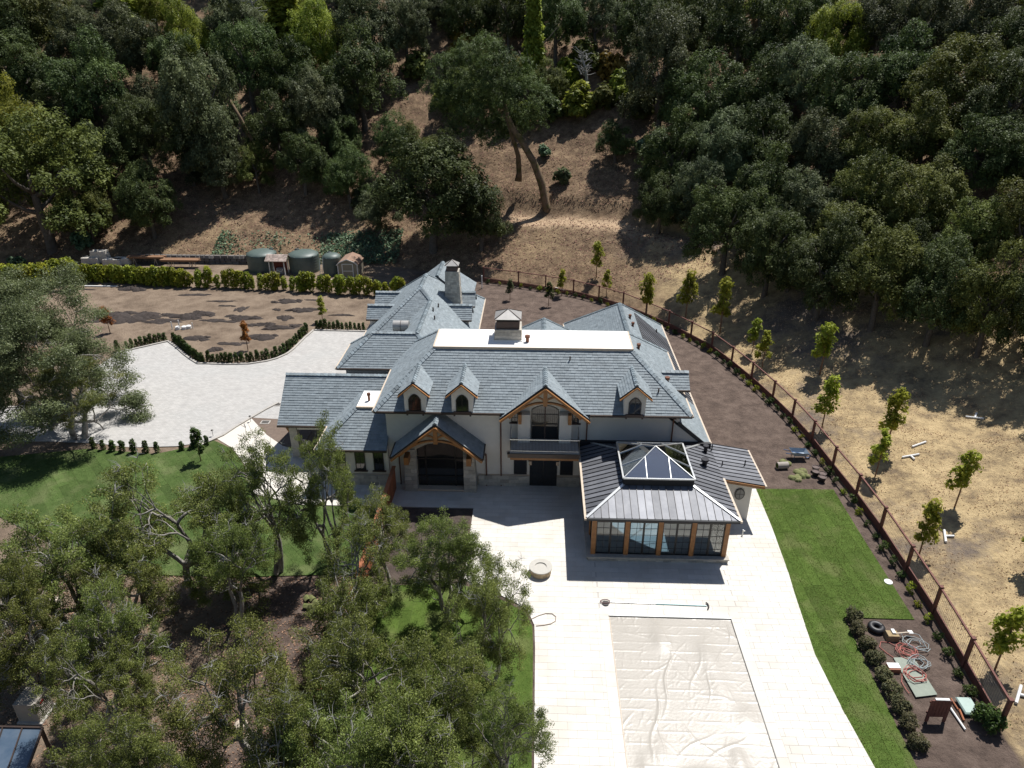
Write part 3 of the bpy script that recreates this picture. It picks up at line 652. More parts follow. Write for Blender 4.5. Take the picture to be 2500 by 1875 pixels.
# skylight
cu = MB()
for (a0, a1, b0, b1) in ((kx0 - .02, kx1 + .02, ky0 - .06, ky0 + .1), (kx0 - .02, kx1 + .02, ky1 - .1, ky1 + .06), (kx0 - .06, kx0 + .1, ky0, ky1), (kx1 - .1, kx1 + .06, ky0, ky1)): cu.box(a0, a1, b0, b1, kz - .3, kz + .5)
sk = cu.build('skylight', M['membrane_dark'], house); sk['label'] = 'glass pyramid skylight on the sunroom roof'
bz = kz + .52; A4 = [(kx0 - .07, ky0 - .07, bz), (kx1 + .07, ky0 - .07, bz), (kx1 + .07, ky1 + .07, bz), (kx0 - .07, ky1 + .07, bz)]
ap = ((kx0 + kx1) / 2, (ky0 + ky1) / 2, bz + 1.05)
for i in range(4):
    p, q = A4[i], A4[(i + 1) % 4]; P = Vector(p); Qv = Vector(q); T = Vector(ap)
    m1, m2 = P.lerp(Qv, .333), P.lerp(Qv, .667); h1 = P.lerp(T, .666); h2 = Qv.lerp(T, .666)
    for poly in ([P, m1, h1], [m1, m2, h2, T, h1], [m2, Qv, h2]): MB().prism(poly, (0, 0, -.02)).build('pane', M['skyglass'], sk)
    up = Vector((0, 0, .03))
    MB().beam(P + up, T + up, .055, .055).build('glazing_bar', M['alu'], sk); MB().beam(m1 + up, h1 + up, .04, .04).build('glazing_bar', M['alu'], sk); MB().beam(m2 + up, h2 + up, .04, .04).build('glazing_bar', M['alu'], sk)
    MB().beam(P, Qv, .1, .09).build('glazing_bar', M['alu'], sk)
# annexe to the right of the sunroom
wall(12.3, 14.72, 40.37, 44.4, 0, 2.98, 'cream annexe wall with an oval window')
an = MB().prism([(12.1, 40.0, 3.62), (15.4, 40.0, 3.07), (15.4, 44.5, 3.07), (12.1, 44.5, 3.62)], (0, 0, -.13)).build('annexe_roof', M['membrane_dark'], house)
yy = 40.0
while yy < 44.4:
    yb2 = min(yy + .46, 44.5)
    MB().prism([(12.1, yy, 3.635), (15.4, yy, 3.085), (15.4, yb2, 3.085), (12.1, yb2, 3.635)], (0, 0, .012), random.random()).build('metal_panel', M['seam'], an)
    MB().beam((12.1, yb2, 3.665), (15.4, yb2, 3.115), .03, .055).build('standing_seam', M['seam_dark'], an); yy += .46
MB().beam((12.3, 39.97, 3.45), (15.4, 39.97, 2.92), .1, .18).build('fascia', M['wood'], an); MB().beam((15.46, 39.9, 3.02), (15.46, 44.5, 3.02), .12, .12).build('gutter', M['cream'], an)
ov = MB(); ov.prism([(13.94 + .34 * math.cos(t * math.pi / 12), 40.366, 2.15 + .45 * math.sin(t * math.pi / 12)) for t in range(24)], (0, -.07, 0)); ovo = ov.build('oval_window', M['frame'], house)
MB().prism([(13.94 + .27 * math.cos(t * math.pi / 12), 40.29, 2.15 + .38 * math.sin(t * math.pi / 12)) for t in range(24)], (0, -.01, 0)).build('pane', mat('grey_pane', (.2, .2, .19), None, 2, .1), ovo)
MB().box(13.925, 13.955, 40.262, 40.278, 1.77, 2.53).box(13.67, 14.21, 40.263, 40.277, 2.135, 2.165).build('mullion', M['frame'], ovo)
for (x, y, z, r_, h_) in ((12.0, 43.0, 3.75, .13, .5), (11.5, 41.0, 3.85, .17, .55), (12.6, 43.6, 3.6, .04, .45), (12.9, 41.7, 3.5, .04, .4), (14.6, 42.2, 3.25, .04, .4)): vent(x, y, z, r_, h_, r_ > .1, 'seam_dark', an)
# ---- lay the slates: the 300 nearest singly, the rest joined roof by roof
camv = Vector((0, 0, CAM_H))
front = [i for i, s_ in enumerate(SLATES) if (camv - s_[3]).dot(s_[5]) > 0 and abs(s_[3].x) < 11.5 and s_[3].y < 47]
front.sort(key=lambda i: (SLATES[i][3] - camv).length)
single = set(front[:300]); rest = {}
for i, (vv, ff, t, c, roof, n) in enumerate(SLATES):
    if i in single: MB().add(vv, ff, t).build('slate', M['slate'], roof)
    else: rest.setdefault(roof.name, (roof, MB()))[1].add(vv, ff, t)
for roof, mb in rest.values(): mb.build('slates', M['slate'], roof, kind='stuff')
# ================================================================== GROUND
def ground_material():
    m = bpy.data.materials.new('earth_and_dry_grass'); m.use_nodes = True; N = m.node_tree.nodes; L = m.node_tree.links
    b = N['Principled BSDF']; b.inputs['Roughness'].default_value = .95; b.inputs['Specular IOR Level'].default_value = .15
    tc = N.new('ShaderNodeTexCoord')
    def noise(s, d=6, r=.65):
        n = N.new('ShaderNodeTexNoise'); n.inputs['Scale'].default_value = s; n.inputs['Detail'].default_value = d; n.inputs['Roughness'].default_value = r; L.new(tc.outputs['Object'], n.inputs['Vector']); return n.outputs[0]
    def ramp(x, stops):
        r = N.new('ShaderNodeValToRGB'); e = r.color_ramp.elements
        while len(e) < len(stops): e.new(.5)
        for i, (p, c) in enumerate(stops): e[i].position = p; e[i].color = (*c, 1)
        L.new(x, r.inputs[0]); return r.outputs[0]
    def attr(n):
        a_ = N.new('ShaderNodeAttribute'); a_.attribute_name = n; return a_.outputs['Fac']
    def mix(f, a_, b_):
        x = N.new('ShaderNodeMixRGB'); L.new(f, x.inputs[0]); L.new(a_, x.inputs[1]); L.new(b_, x.inputs[2]); return x.outputs[0]
    def noisy(f, s, amt):
        a_ = N.new('ShaderNodeMath'); a_.operation = 'MULTIPLY_ADD'; L.new(noise(s, 5), a_.inputs[0]); a_.inputs[1].default_value = amt; L.new(f, a_.inputs[2])
        r = N.new('ShaderNodeMapRange'); r.inputs[1].default_value = .5 + amt * .5 - .22; r.inputs[2].default_value = .5 + amt * .5 + .22; L.new(a_.outputs[0], r.inputs[0]); return r.outputs[0]
    straw = ramp(noise(.55, 10, .76), [(.31, (.13, .10, .075)), (.42, (.29, .215, .125)), (.53, (.46, .345, .19)), (.68, (.60, .46, .26))])
    bare = ramp(noise(.8, 8, .7), [(.3, (.13, .105, .085)), (.7, (.24, .19, .15))])
    straw = mix(ramp(noise(.075, 7, .68), [(.51, (0, 0, 0)), (.60, (1, 1, 1))]), straw, bare)
    litter = ramp(noise(.8, 9, .75), [(.30, (.065, .045, .030)), (.46, (.155, .105, .066)), (.60, (.265, .185, .115)), (.75, (.38, .28, .175))])
    pale = ramp(noise(.35, 9, .7), [(.30, (.10, .074, .054)), (.45, (.185, .138, .100)), (.6, (.255, .195, .142)), (.75, (.26, .195, .12))])
    dark = ramp(noise(.9, 9, .72), [(.32, (.07, .052, .043)), (.5, (.125, .092, .075)), (.68, (.18, .135, .11))])
    path = ramp(noise(1.3, 6), [(.3, (.42, .30, .19)), (.7, (.52, .38, .25))])
    hill = mix(noisy(attr('straw'), .12, .7), litter, straw)
    hill = mix(attr('path'), hill, path)
    yard = mix(noisy(attr('pale'), .15, .6), dark, pale)
    dryyard = ramp(noise(.13, 5), [(.54, (0, 0, 0)), (.68, (1, 1, 1))])
    full = mix(noisy(attr('yard'), .9, .35), hill, yard)
    L.new(full, b.inputs['Base Color'])
    bp = N.new('ShaderNodeBump'); bp.inputs['Strength'].default_value = .9; bp.inputs['Distance'].default_value = .2; L.new(noise(4.5, 8, .75), bp.inputs['Height']); L.new(bp.outputs[0], b.inputs['Normal'])
    return m
xs = np.concatenate([np.arange(-175, -60, 2.5), np.arange(-60, 70, .8), np.arange(70, 176, 2.5)])
ys = np.concatenate([np.arange(-30, 12, 3.0), np.arange(12, 150, .8), np.arange(150, 262, 3.0)])
GX, GY = np.meshgrid(xs, ys); fx_, fy_ = GX.ravel(), GY.ravel()
dP = pad_dist(fx_, fy_); fz_ = gz(fx_, fy_)
inside = dP < 0
fz_ = np.where(inside, -.02 + .03 * np.sin(.9 * fx_) * np.sin(.8 * fy_ + .5) * np.where((fx_ < -20) | (fy_ > 56) | (fx_ > 17), 1, 0), fz_)
V = np.stack([fx_, fy_, fz_], 1); nx, ny = len(xs), len(ys)
ii = (np.arange(ny - 1)[:, None] * nx + np.arange(nx - 1)[None, :]).ravel()
F = np.stack([ii, ii + 1, ii + 1 + nx, ii + nx], 1)
gm = ground_material()
me = mesh_np('ground', V, F, np.zeros(len(V)), gm)
def put(n, val): me.attributes.new(n, 'FLOAT', 'POINT').data.foreach_set('value', val.astype('f'))
put('yard', 1 - sstep(-.3, .6, dP)); put('pale', 1 - sstep(-22, -12, fx_))
put('straw', np.clip((1 - sstep(10, 30, dP)) * (.30 + .70 * sstep(10, 22, fx_)) + .25 * sstep(75, 60, fy_), 0, 1))
put('path', sstep(11.5, 12.5, dP) * (1 - sstep(14.5, 15.6, dP)) * sstep(-6, -2, fx_) * (1 - sstep(17, 23, fx_)) * sstep(70, 80, fy_))
me.polygons.foreach_set('use_smooth', [True] * len(me.polygons))
ground = bpy.data.objects.new('ground', me); COL.objects.link(ground); struct(ground)

def sheet(name, pts, z, m, thick=.03):
    if area2(pts) < 0: pts = pts[::-1]
    return struct(MB().prism([(p[0], p[1], z - thick) for p in pts], (0, 0, thick)).build(name, m))
def gp(*px): return [atz(*p)[:2] for p in px]
# ---- driveway of small pale pavers
def drive_material():
    m = mat('driveway_pavers', (.47, .455, .43), (.41, .395, .375), 1.1, .85, bump=.2, bscale=9, c3=(.43, .42, .40)); N = m.node_tree.nodes; L = m.node_tree.links; b = N['Principled BSDF']
    tc = N.new('ShaderNodeTexCoord'); br = N.new('ShaderNodeTexBrick'); br.inputs['Scale'].default_value = 1.0; br.inputs['Brick Width'].default_value = .32; br.inputs['Row Height'].default_value = .17; br.inputs['Mortar Size'].default_value = .008
    br.inputs['Color1'].default_value = (1, 1, 1, 1); br.inputs['Color2'].default_value = (.80, .80, .80, 1); br.inputs['Mortar'].default_value = (.62, .61, .6, 1)
    L.new(tc.outputs['Object'], br.inputs['Vector']); old = b.inputs['Base Color'].links[0].from_socket
    mx = N.new('ShaderNodeMixRGB'); mx.blend_type = 'MULTIPLY'; mx.inputs[0].default_value = .85; L.new(old, mx.inputs[1]); L.new(br.outputs[0], mx.inputs[2]); L.new(mx.outputs[0], b.inputs['Base Color'])
    return m
up_curb = [(905, 811), (890, 810), (766, 807), zB(905, 975), zB(860, 1020), zB(800, 1080), zB(740, 1125), zB(650, 1165), zB(560, 1190), zB(400, 1214), zB(200, 1218), zB(0, 1212), (484, 889), (466, 878), (450, 866), (430, 848), (411, 834), (285, 863)]
lo_curb = [(-60, 1000), (6, 997), (90, 992), (176, 988)]
bot = [(-60, 1078), (120, 1078), (230, 1082), (320, 1093), (430, 1090), (500, 1080), (545, 1062), (575, 1042), (612, 1020)]
dv = gp(*up_curb) + gp((225, 905), (176, 988)) + gp((90, 992), (6, 997), (-60, 1000)) + gp(*bot) + [(-20.6, 53.2), (-15.0, 53.2), (-15.0, 72)]
sheet('driveway', dv, .03, drive_material())
cm = mat('kerb_concrete', (.42, .39, .35), (.36, .34, .31), 3, .85, bump=.2)
kb = MB()
for line in (gp(*up_curb), gp(*lo_curb), gp(*[(480, 1093), (545, 1064), (575, 1044), (612, 1022), (650, 1000), (680, 985)])):
    for p, q in zip(line[:-1], line[1:]): kb.beam((*p, .06), (*q, .06), .22, .16)
struct(kb.build('kerb', cm))
# ---- white walkway
wm = mat('pale_paving', (.60, .56, .50), (.56, .525, .465), 1.4, .8, bump=.1, tint=.22)
walk = gp((527, 1070), (612, 1020)) + [(-22.2, 50.6), (-20.3, 48.9), (-16.2, 47.0), (-15.2, 46.5), (-15.2, 43.6), (-13.4, 43.6), (-13.4, 41.0), (-16.4, 41.0), (-20.2, 42.2), (-21.5, 44.2), (-22.3, 46.0), (-24.2, 48.4)]
sheet('walkway', walk, .035, wm)
# ---- patio
patio_pts = [(-13.4, 41.0), (-4.15, 41.0), (-4.12, 33.7), (-2.6, 32.9), (-1.1, 32), (-.2, 31.3), (.21, 30.1), (.26, 28.5), (.26, 13), (17.2, 13), (16.2, 18), (15.74, 22), (15.47, 24.9), (15.3, 28.5), (15.7, 33.2), (15.9, 35), (16.2, 39.5), (16.35, 44.1), (12.4, 44.4), (12.4, 43.98), (-13.4, 43.98)]
bedm = mat('paving_joint', (.45, .425, .385), (.42, .395, .36), 2, .9)
patio = sheet('patio', patio_pts, .030, bedm, .06)
PX0, PX1, PY1 = 4.48, 11.42, 31.02
pvm = mat('limestone_paver', (.56, .53, .475), (.62, .59, .54), 1.6, .75, bump=.12, bscale=18, tint=.17, c3=(.53, .495, .435))
pavers = []
def pave(region, wdt, hgt, shift):
    us = [p[0] for p in region]; vs = [p[1] for p in region]; y = math.floor(min(vs) / hgt) * hgt; r = 0
    while y < max(vs):
        x = math.floor(min(us) / wdt) * wdt - (wdt / 2 if int(round(y / hgt)) % 2 else 0) + shift
        while x < max(us):
            Q = clip_poly(region, x + .006, x + wdt - .006, y + .006, y + hgt - .006)
            if Q and abs(area2(Q)) > .02:
                cx_, cy_ = sum(q[0] for q in Q) / len(Q), sum(q[1] for q in Q) / len(Q)
                if not (3.7 < cx_ < 12.2 and 36.1 < cy_ < 43.9):
                    pavers.append((Q, cx_, cy_))
            x += wdt
        y += hgt
cop = .55
pave(clip_poly(patio_pts, -30, PX0 - cop, -99, 99), .93, .45, 0); pave(clip_poly(patio_pts, PX0 - cop, PX1 + cop, PY1 + cop, 99), .93, .45, .3); pave(clip_poly(patio_pts, PX1 + cop, 30, -99, 99), .93, .45, .1)
for (xa, xb, ya, yb_) in ((PX0 - cop, PX0, 13, PY1), (PX1, PX1 + cop, 13, PY1)):
    y = ya
    while y < yb_: pavers.append(([(xa + .006, y + .005), (xb - .006, y + .005), (xb - .006, min(y + .93, yb_) - .005), (xa + .006, min(y + .93, yb_) - .005)], xa, y)); y += .93
x = PX0 - cop
while x < PX1 + cop - .1: pavers.append(([(x + .005, PY1 + .005), (min(x + .93, PX1 + cop) - .005, PY1 + .005), (min(x + .93, PX1 + cop) - .005, PY1 + cop - .005), (x + .005, PY1 + cop - .005)], x, PY1)); x += .93
def paver_mb(mb, Q):
    if area2(Q) < 0: Q = Q[::-1]
    t = min(1, max(0, random.gauss(.5, .2))); k = len(Q); z1 = .046 + random.uniform(-.002, .002)
    return mb.add([(q[0], q[1], z1) for q in Q] + [(q[0], q[1], .02) for q in Q], [tuple(range(k))] + [(i, k + i, k + (i + 1) % k, (i + 1) % k) for i in range(k)], t)
vis = [p for p in pavers if p[2] > 20.5]
vis.sort(key=lambda p: -abs(area2(p[0])) * (1 / (p[2] ** 2 + 900)))
lone = set(id(p) for p in vis[:300]); mb = MB()
for p in pavers:
    if id(p) in lone: paver_mb(MB(), p[0]).build('paver', pvm, patio)
    else: paver_mb(mb, p[0])
mb.build('pavers', pvm, patio, kind='stuff')
# ---- lawns of laid sod strips
def sodmat(name, c1, c2, c3):
    return mat(name, c1, c2, 2.6, .95, bump=.9, bscale=26, tint=.42, spec=.15, c3=c3, detail=8)
sod_r = sodmat('fresh_sod', (.060, .100, .018), (.090, .138, .028), (.118, .145, .045)); sod_l = sodmat('mown_lawn', (.052, .088, .022), (.080, .120, .034), (.110, .138, .052))
dirt = mat('sod_joint_soil', (.10, .125, .04), (.085, .11, .03), 5, .95)
def lawn(pts, m, ang, sw, sl_, z=.04):
    L_ = sheet('lawn', pts, z - .012, dirt, .04); ca, sa = math.cos(ang), math.sin(ang)
    R = [(p[0] * ca + p[1] * sa, -p[0] * sa + p[1] * ca) for p in pts]
    us = [p[0] for p in R]; vs = [p[1] for p in R]; u = min(us)
    while u < max(us):
        v = min(vs) - random.random() * sl_
        while v < max(vs):
            Q = clip_poly(R, u + .006, u + sw - .006, v + .006, v + sl_ - .006)
            if Q and abs(area2(Q)) > .03:
                if area2(Q) < 0: Q = Q[::-1]
                k = len(Q); zz = z + random.uniform(-.004, .006); P = [(q[0] * ca - q[1] * sa, q[0] * sa + q[1] * ca) for q in Q]
                MB().add([(q[0], q[1], zz) for q in P] + [(q[0], q[1], z - .03) for q in P], [tuple(range(k))] + [(i, k + i, k + (i + 1) % k, (i + 1) % k) for i in range(k)], min(1, max(0, random.gauss(.5, .2)))).build('sod_strip', m, L_)
            v += sl_
        u += sw
    return L_
lawn_r = [(16.35, 44.1), (22.0, 44.2), (21.9, 39), (21.85, 31.3), (17.9, 31.33), (17.75, 26), (17.67, 22), (17.6, 13), (17.2, 13), (16.2, 18), (15.74, 22), (15.47, 24.9), (15.3, 28.5), (15.7, 33.2), (15.9, 35), (16.2, 39.5)]
lawn(lawn_r, sod_r, .03, .62, 2.6)
lawn_l = [(-44, 46), (-35.7, 47.9), (-30, 47.3), (-27.4, 48.6), (-26.3, 49.6), (-24.26, 48.35), (-22.36, 45.95), (-21.56, 44.15), (-20.26, 42.1), (-16.4, 40.9), (-10.5, 40.9), (-10.5, 34), (-18.5, 33.4), (-26.5, 33.5), (-31, 36), (-37, 39), (-44, 40.5)]
lawn(lawn_l, sod_l, .75, .62, 2.6)
lawn_c = [(-9.6, 33.0), (-4.3, 33.3), (-2.7, 32.6), (-1.2, 31.7), (-.3, 31.0), (.1, 30.0), (.15, 28.5), (.15, 13), (-9.6, 13)]
lawn(lawn_c, sod_r, .02, .62, 2.6)
mul = mat('dark_mulch', (.040, .029, .024), (.075, .055, .045), 6, .95, bump=1, bscale=20, c3=(.09, .068, .054))
sheet('planting_bed', [(-9.9, 33.1), (-4.35, 33.5), (-4.25, 40.9), (-9.9, 40.9)], .02, mul)
sheet('planting_bed', gp((548, 1066), (575, 1044), (612, 1022), (680, 986)) + [(-18.6, 52.8), (-18.6, 47.4), (-19.9, 48.8), (-21.6, 49.5)], .02, mat('bare_bed_soil', (.13, .095, .075), (.18, .135, .105), 3, .95, bump=.6))
# grass blades: nobody could count them
def tufts(name, pts, m, n, ht, wd, z=None, lab=None, cat='grass', tb=(.2, .9)):
    V = np.zeros((n * 4, 3)); a = rng.random(n) * 6.283
    dx, dy = np.cos(a) * wd * rng.uniform(.5, 1, n), np.sin(a) * wd * rng.uniform(.5, 1, n); hh = ht * rng.uniform(.5, 1.2, n)
    lx, ly = rng.normal(0, .8, n) * hh, rng.normal(0, .8, n) * hh
    zz = np.full(n, .035) if z is None else z
    V[0::4] = np.stack([pts[:, 0] - dx, pts[:, 1] - dy, zz], 1); V[1::4] = np.stack([pts[:, 0] + dx, pts[:, 1] + dy, zz], 1)
    V[2::4] = np.stack([pts[:, 0] + dx * .5 + lx, pts[:, 1] + dy * .5 + ly, zz + hh], 1); V[3::4] = np.stack([pts[:, 0] - dx * .5 + lx, pts[:, 1] - dy * .5 + ly, zz + hh], 1)
    F = np.arange(n * 4).reshape(n, 4); t = np.repeat(rng.uniform(*tb, n), 4)
    o = bpy.data.objects.new(name, mesh_np(name, V, F, t, m)); COL.objects.link(o); o['kind'] = 'stuff'
    if lab: tag(o, lab, cat)
    return o
def inpoly(P, poly):
    x, y = P[:, 0], P[:, 1]; r = np.zeros(len(P), bool); j = len(poly) - 1
    for i in range(len(poly)):
        xi, yi = poly[i]; xj, yj = poly[j]; r ^= ((yi > y) != (yj > y)) & (x < (xj - xi) * (y - yi) / (yj - yi + 1e-12) + xi); j = i
    return r
def scatter_in(poly, n):
    P = np.array(poly); lo_, hi = P.min(0), P.max(0); out = []
    Q = lo_ + rng.random((n * 3, 2)) * (hi - lo_); Q = Q[inpoly(Q, poly)]; return Q[:n]
gr_r = leafmat('lawn_blades', (.055, .090, .016), (.098, .142, .028), .6, .3, 0); gr_l = leafmat('lawn_blades_pale', (.052, .085, .022), (.092, .128, .04), .6, .3, 0)
for nm, poly, m_, n_, lb in (('grass_blades', lawn_r, gr_r, 45000, 'short bright grass on the lawn strip beside the patio'), ('grass_blades', lawn_c, gr_r, 30000, 'short bright grass under the oaks left of the pool'), ('grass_blades', lawn_l, gr_l, 45000, 'short pale green grass of the lawn below the driveway')):
    q = scatter_in(poly, n_); q = q[q[:, 1] > 20]; tufts(nm, q, m_, len(q), .028, .022, lab=lb)
strawm = leafmat('straw', (.38, .29, .17), (.64, .51, .31), .8, .35, 0)
N_ = 190000
q = np.stack([rng.uniform(20, 62, N_), rng.uniform(14, 100, N_)], 1); dq = pad_dist(q[:, 0], q[:, 1]); q = q[(dq > .5) & (dq < 34) & (rng.random(N_) < np.clip(1.3 - dq / 40, .15, 1))]
cl = np.sin(q[:, 0] * 1.1 + 2 * np.sin(q[:, 1] * .5)) * np.sin(q[:, 1] * .9) + rng.normal(0, .7, len(q)); q = q[cl > .1][:70000]
tufts('dry_grass', q, strawm, len(q), .09, .05, gz(q[:, 0], q[:, 1]) - .03, 'dry straw coloured grass on the slope beyond the fence')
q = np.stack([rng.uniform(-75, 22, 90000), rng.uniform(85, 125, 90000)], 1); dq = pad_dist(q[:, 0], q[:, 1]); q = q[(dq > .5) & (dq < 28)][:30000]
tufts('dry_grass', q, strawm, len(q), .12, .06, gz(q[:, 0], q[:, 1]) - .03, 'dry brown grass on the bank behind the house', tb=(0, .6))
# ================================================================== VEGETATION
def leaf_arrays(C, Nn, size, tint, aspect=.55):
    n = len(C); r = rng.normal(size=(n, 3)); u = np.cross(Nn, r); u /= np.linalg.norm(u, axis=1, keepdims=True) + 1e-9
    v = np.cross(Nn, u); v /= np.linalg.norm(v, axis=1, keepdims=True) + 1e-9
    s = size[:, None]; V = np.zeros((n * 4, 3)); bend = Nn / (np.linalg.norm(Nn, axis=1, keepdims=True) + 1e-9) * s * .15
    V[0::4] = C - u * s; V[1::4] = C - v * s * aspect + bend; V[2::4] = C + u * s; V[3::4] = C + v * s * aspect + bend
    return V, np.arange(n * 4).reshape(n, 4), np.repeat(tint, 4)
def unit(n):
    a = rng.normal(size=(n, 3)); return a / np.linalg.norm(a, axis=1, keepdims=True)
def crown_mesh(name, lobes, sprigs, per, leaf, m, spread=.28, up=.75, sprig_r=.3):
    Cs, Ns, Ts = [], [], []
    L0 = np.array([(*l[0], l[1]) for l in lobes])
    for (c, r) in lobes:
        d = unit(int(sprigs * 1.6)); d = d[d[:, 2] > -.55][:sprigs]; rr = r * (1 - spread * rng.random(len(d)) ** 1.5) * (1 + .12 * rng.normal(size=len(d)))
        P = np.array(c) + d * rr[:, None] * np.array([1, 1, .85])
        lt = rng.normal(.5, .16); st = np.clip(lt + rng.normal(0, .16, len(P)), 0, 1)
        k = np.repeat(np.arange(len(P)), per)
        off = unit(len(k)) * (sprig_r * rng.random(len(k))[:, None] ** .5)
        Cs.append(P[k] + off); nn = d[k] * .8 + unit(len(k)) * .75; nn[:, 2] += up; Ns.append(nn); Ts.append(np.clip(st[k] + rng.normal(0, .12, len(k)), 0, 1))
    C = np.concatenate(Cs); Nn = np.concatenate(Ns); T = np.concatenate(Ts)
    keep = np.ones(len(C), bool)
    for (x, y, z, r) in L0: keep &= np.linalg.norm(C - np.array([x, y, z]), axis=1) > r * .55
    C, Nn, T = C[keep], Nn[keep], T[keep]
    V, F, t = leaf_arrays(C, Nn, leaf * rng.uniform(.6, 1.25, len(C)), T)
    return mesh_np(name, V, F, t, m)
def dome_lobes(n, rx, rz, zc, rmin, rmax, seed, squash=.75):
    r_ = np.random.default_rng(seed); out = []
    for i in range(n):
        a = r_.random() * 6.283; q = math.sqrt(r_.random()); hz = r_.random() ** .7
        x, y = rx * q * math.cos(a), rx * q * math.sin(a) * r_.uniform(.85, 1.1)
        z = zc * .42 + (rz + zc * .5) * math.sqrt(max(0, 1 - .8 * q * q)) * hz
        out.append(((x, y, z), r_.uniform(rmin, rmax) * (1.1 - .35 * q)))
    return out
LEAF = {
 'oak': leafmat('oak_leaf', (.024, .042, .014), (.115, .160, .048), .55, .30, .6, .16),
 'grey': leafmat('grey_oak_leaf', (.042, .060, .028), (.165, .202, .092), .55, .30, .5, .16),
 'olive': leafmat('olive_leaf', (.042, .062, .015), (.180, .215, .052), .55, .32, .5, .16),
 'bright': leafmat('bright_leaf', (.095, .135, .018), (.33, .38, .06), .5, .45, .35),
 'yellow': leafmat('yellow_leaf', (.12, .10, .015), (.34, .26, .05), .5, .3, .35),
 'fg': leafmat('live_oak_leaf', (.045, .070, .014), (.285, .345, .095), .45, .40, .35, .24),
 'fg2': leafmat('left_oak_leaf', (.052, .076, .028), (.215, .262, .120), .45, .34, .25, .25),
 'maple': leafmat('maple_leaf', (.14, .19, .015), (.44, .50, .07), .5, .5, .3),
 'hedge': leafmat('laurel_leaf', (.10, .14, .013), (.34, .39, .04), .4, .3, .3),
 'box': leafmat('box_leaf', (.020, .042, .010), (.075, .12, .025), .45, .2, .3),
 'bed': leafmat('bed_shrub_leaf', (.035, .045, .018), (.16, .15, .07), .5, .2, .3),
 'orange': leafmat('orange_leaf', (.16, .07, .015), (.45, .20, .035), .5, .3, .25),
 'blue': leafmat('ivy_leaf', (.05, .095, .05), (.17, .27, .15), .5, .2, .2),
}
bark = mat('bark', (.075, .062, .05), (.14, .12, .10), 7, .95, bump=.8, bscale=14)
bark_pale = mat('pale_lichen_bark', (.38, .36, .32), (.21, .19, .165), 5, .9, bump=.6, bscale=16, c3=(.09, .078, .065))
bark_moss = mat('mossy_bark', (.13, .085, .05), (.20, .14, .085), 5, .95, bump=.8, c3=(.085, .075, .02))
twig = mat('dead_twig', (.36, .35, .34), (.25, .24, .22), 6, .9)
def trunk_mesh(name, h, r, lean, limbs, seed, top=.5, m=bark):
    q = random.Random(seed); mb = MB()
    P = [(lean[0] * t ** 1.3 * h + q.uniform(-.1, .1) * h * .1, lean[1] * t ** 1.3 * h, -.6 + t * (h * top + .6)) for t in (0, .1, .3, .55, .8, 1)]
    mb.tube(P, [r * 1.5, r * 1.05, r * .9, r * .8, r * .65, r * .5], 8)
    e = Vector(P[-1]); s_ = Vector(P[3])
    for i in range(limbs):
        a = i * 6.283 / limbs + q.uniform(-.4, .4); b0 = s_.lerp(e, q.random()); L = h * q.uniform(.18, .28)
        p = [b0]
        for t in (.33, .66, 1): p.append(b0 + Vector((math.cos(a) * L * t, math.sin(a) * L * t, L * (.35 * t + .5 * t * t) + q.uniform(-.1, .1))))
        mb.tube(p, [r * .5, r * .36, r * .25, r * .1], 6)
    o = mb.build('trunk_source', m, None, True); me_ = o.data; bpy.data.objects.remove(o); return me_
# hillside oak prototypes: nominal 10 m wide, 9 m high
OAK = []
for k in range(8):
    lobes = dome_lobes(40, 4.1, 4.4, 4.6, .95, 1.75, 100 + k)
    OAK.append((crown_mesh('oak_crown', lobes, 54, 18, .112, LEAF['oak'], sprig_r=.36), trunk_mesh('oak_trunk', 9, .36, (random.uniform(-.15, .15), 0), 6, 60 + k)))
COLM = []
for k in range(2):
    r_ = random.Random(k); lobes = [((r_.uniform(-.5, .5) * (1 - i / 24), r_.uniform(-.5, .5) * (1 - i / 24), 1.6 + i * .33), .95 * (1 - i / 27) + .15) for i in range(22)]
    COLM.append((crown_mesh('column_crown', lobes, 44, 8, .2, LEAF['bright'], sprig_r=.35), trunk_mesh('column_trunk', 9, .18, (0, 0), 3, 90 + k)))
def plant(name, label, cat, proto, loc, sx, sz, rot, leaf=None, group=None, trunk_mat=None, crown_name='crown', tilt=0.0):
    o = bpy.data.objects.new(name, None); COL.objects.link(o); o.location = loc; ra = random.uniform(.86, 1.16) if crown_name == 'crown' else 1.0; o.scale = (sx * ra, sx / ra, sz); o.rotation_euler = (0, tilt, rot); o.empty_display_size = .2
    tag(o, label, cat, group)
    for nm, me_, mt in ((crown_name, proto[0], leaf), ('trunk', proto[1], trunk_mat)):
        if me_ is None: continue
        c = bpy.data.objects.new(nm, me_); COL.objects.link(c); c.parent = o
        if mt: c.material_slots[0].link = 'OBJECT'; c.material_slots[0].material = mt
    return o
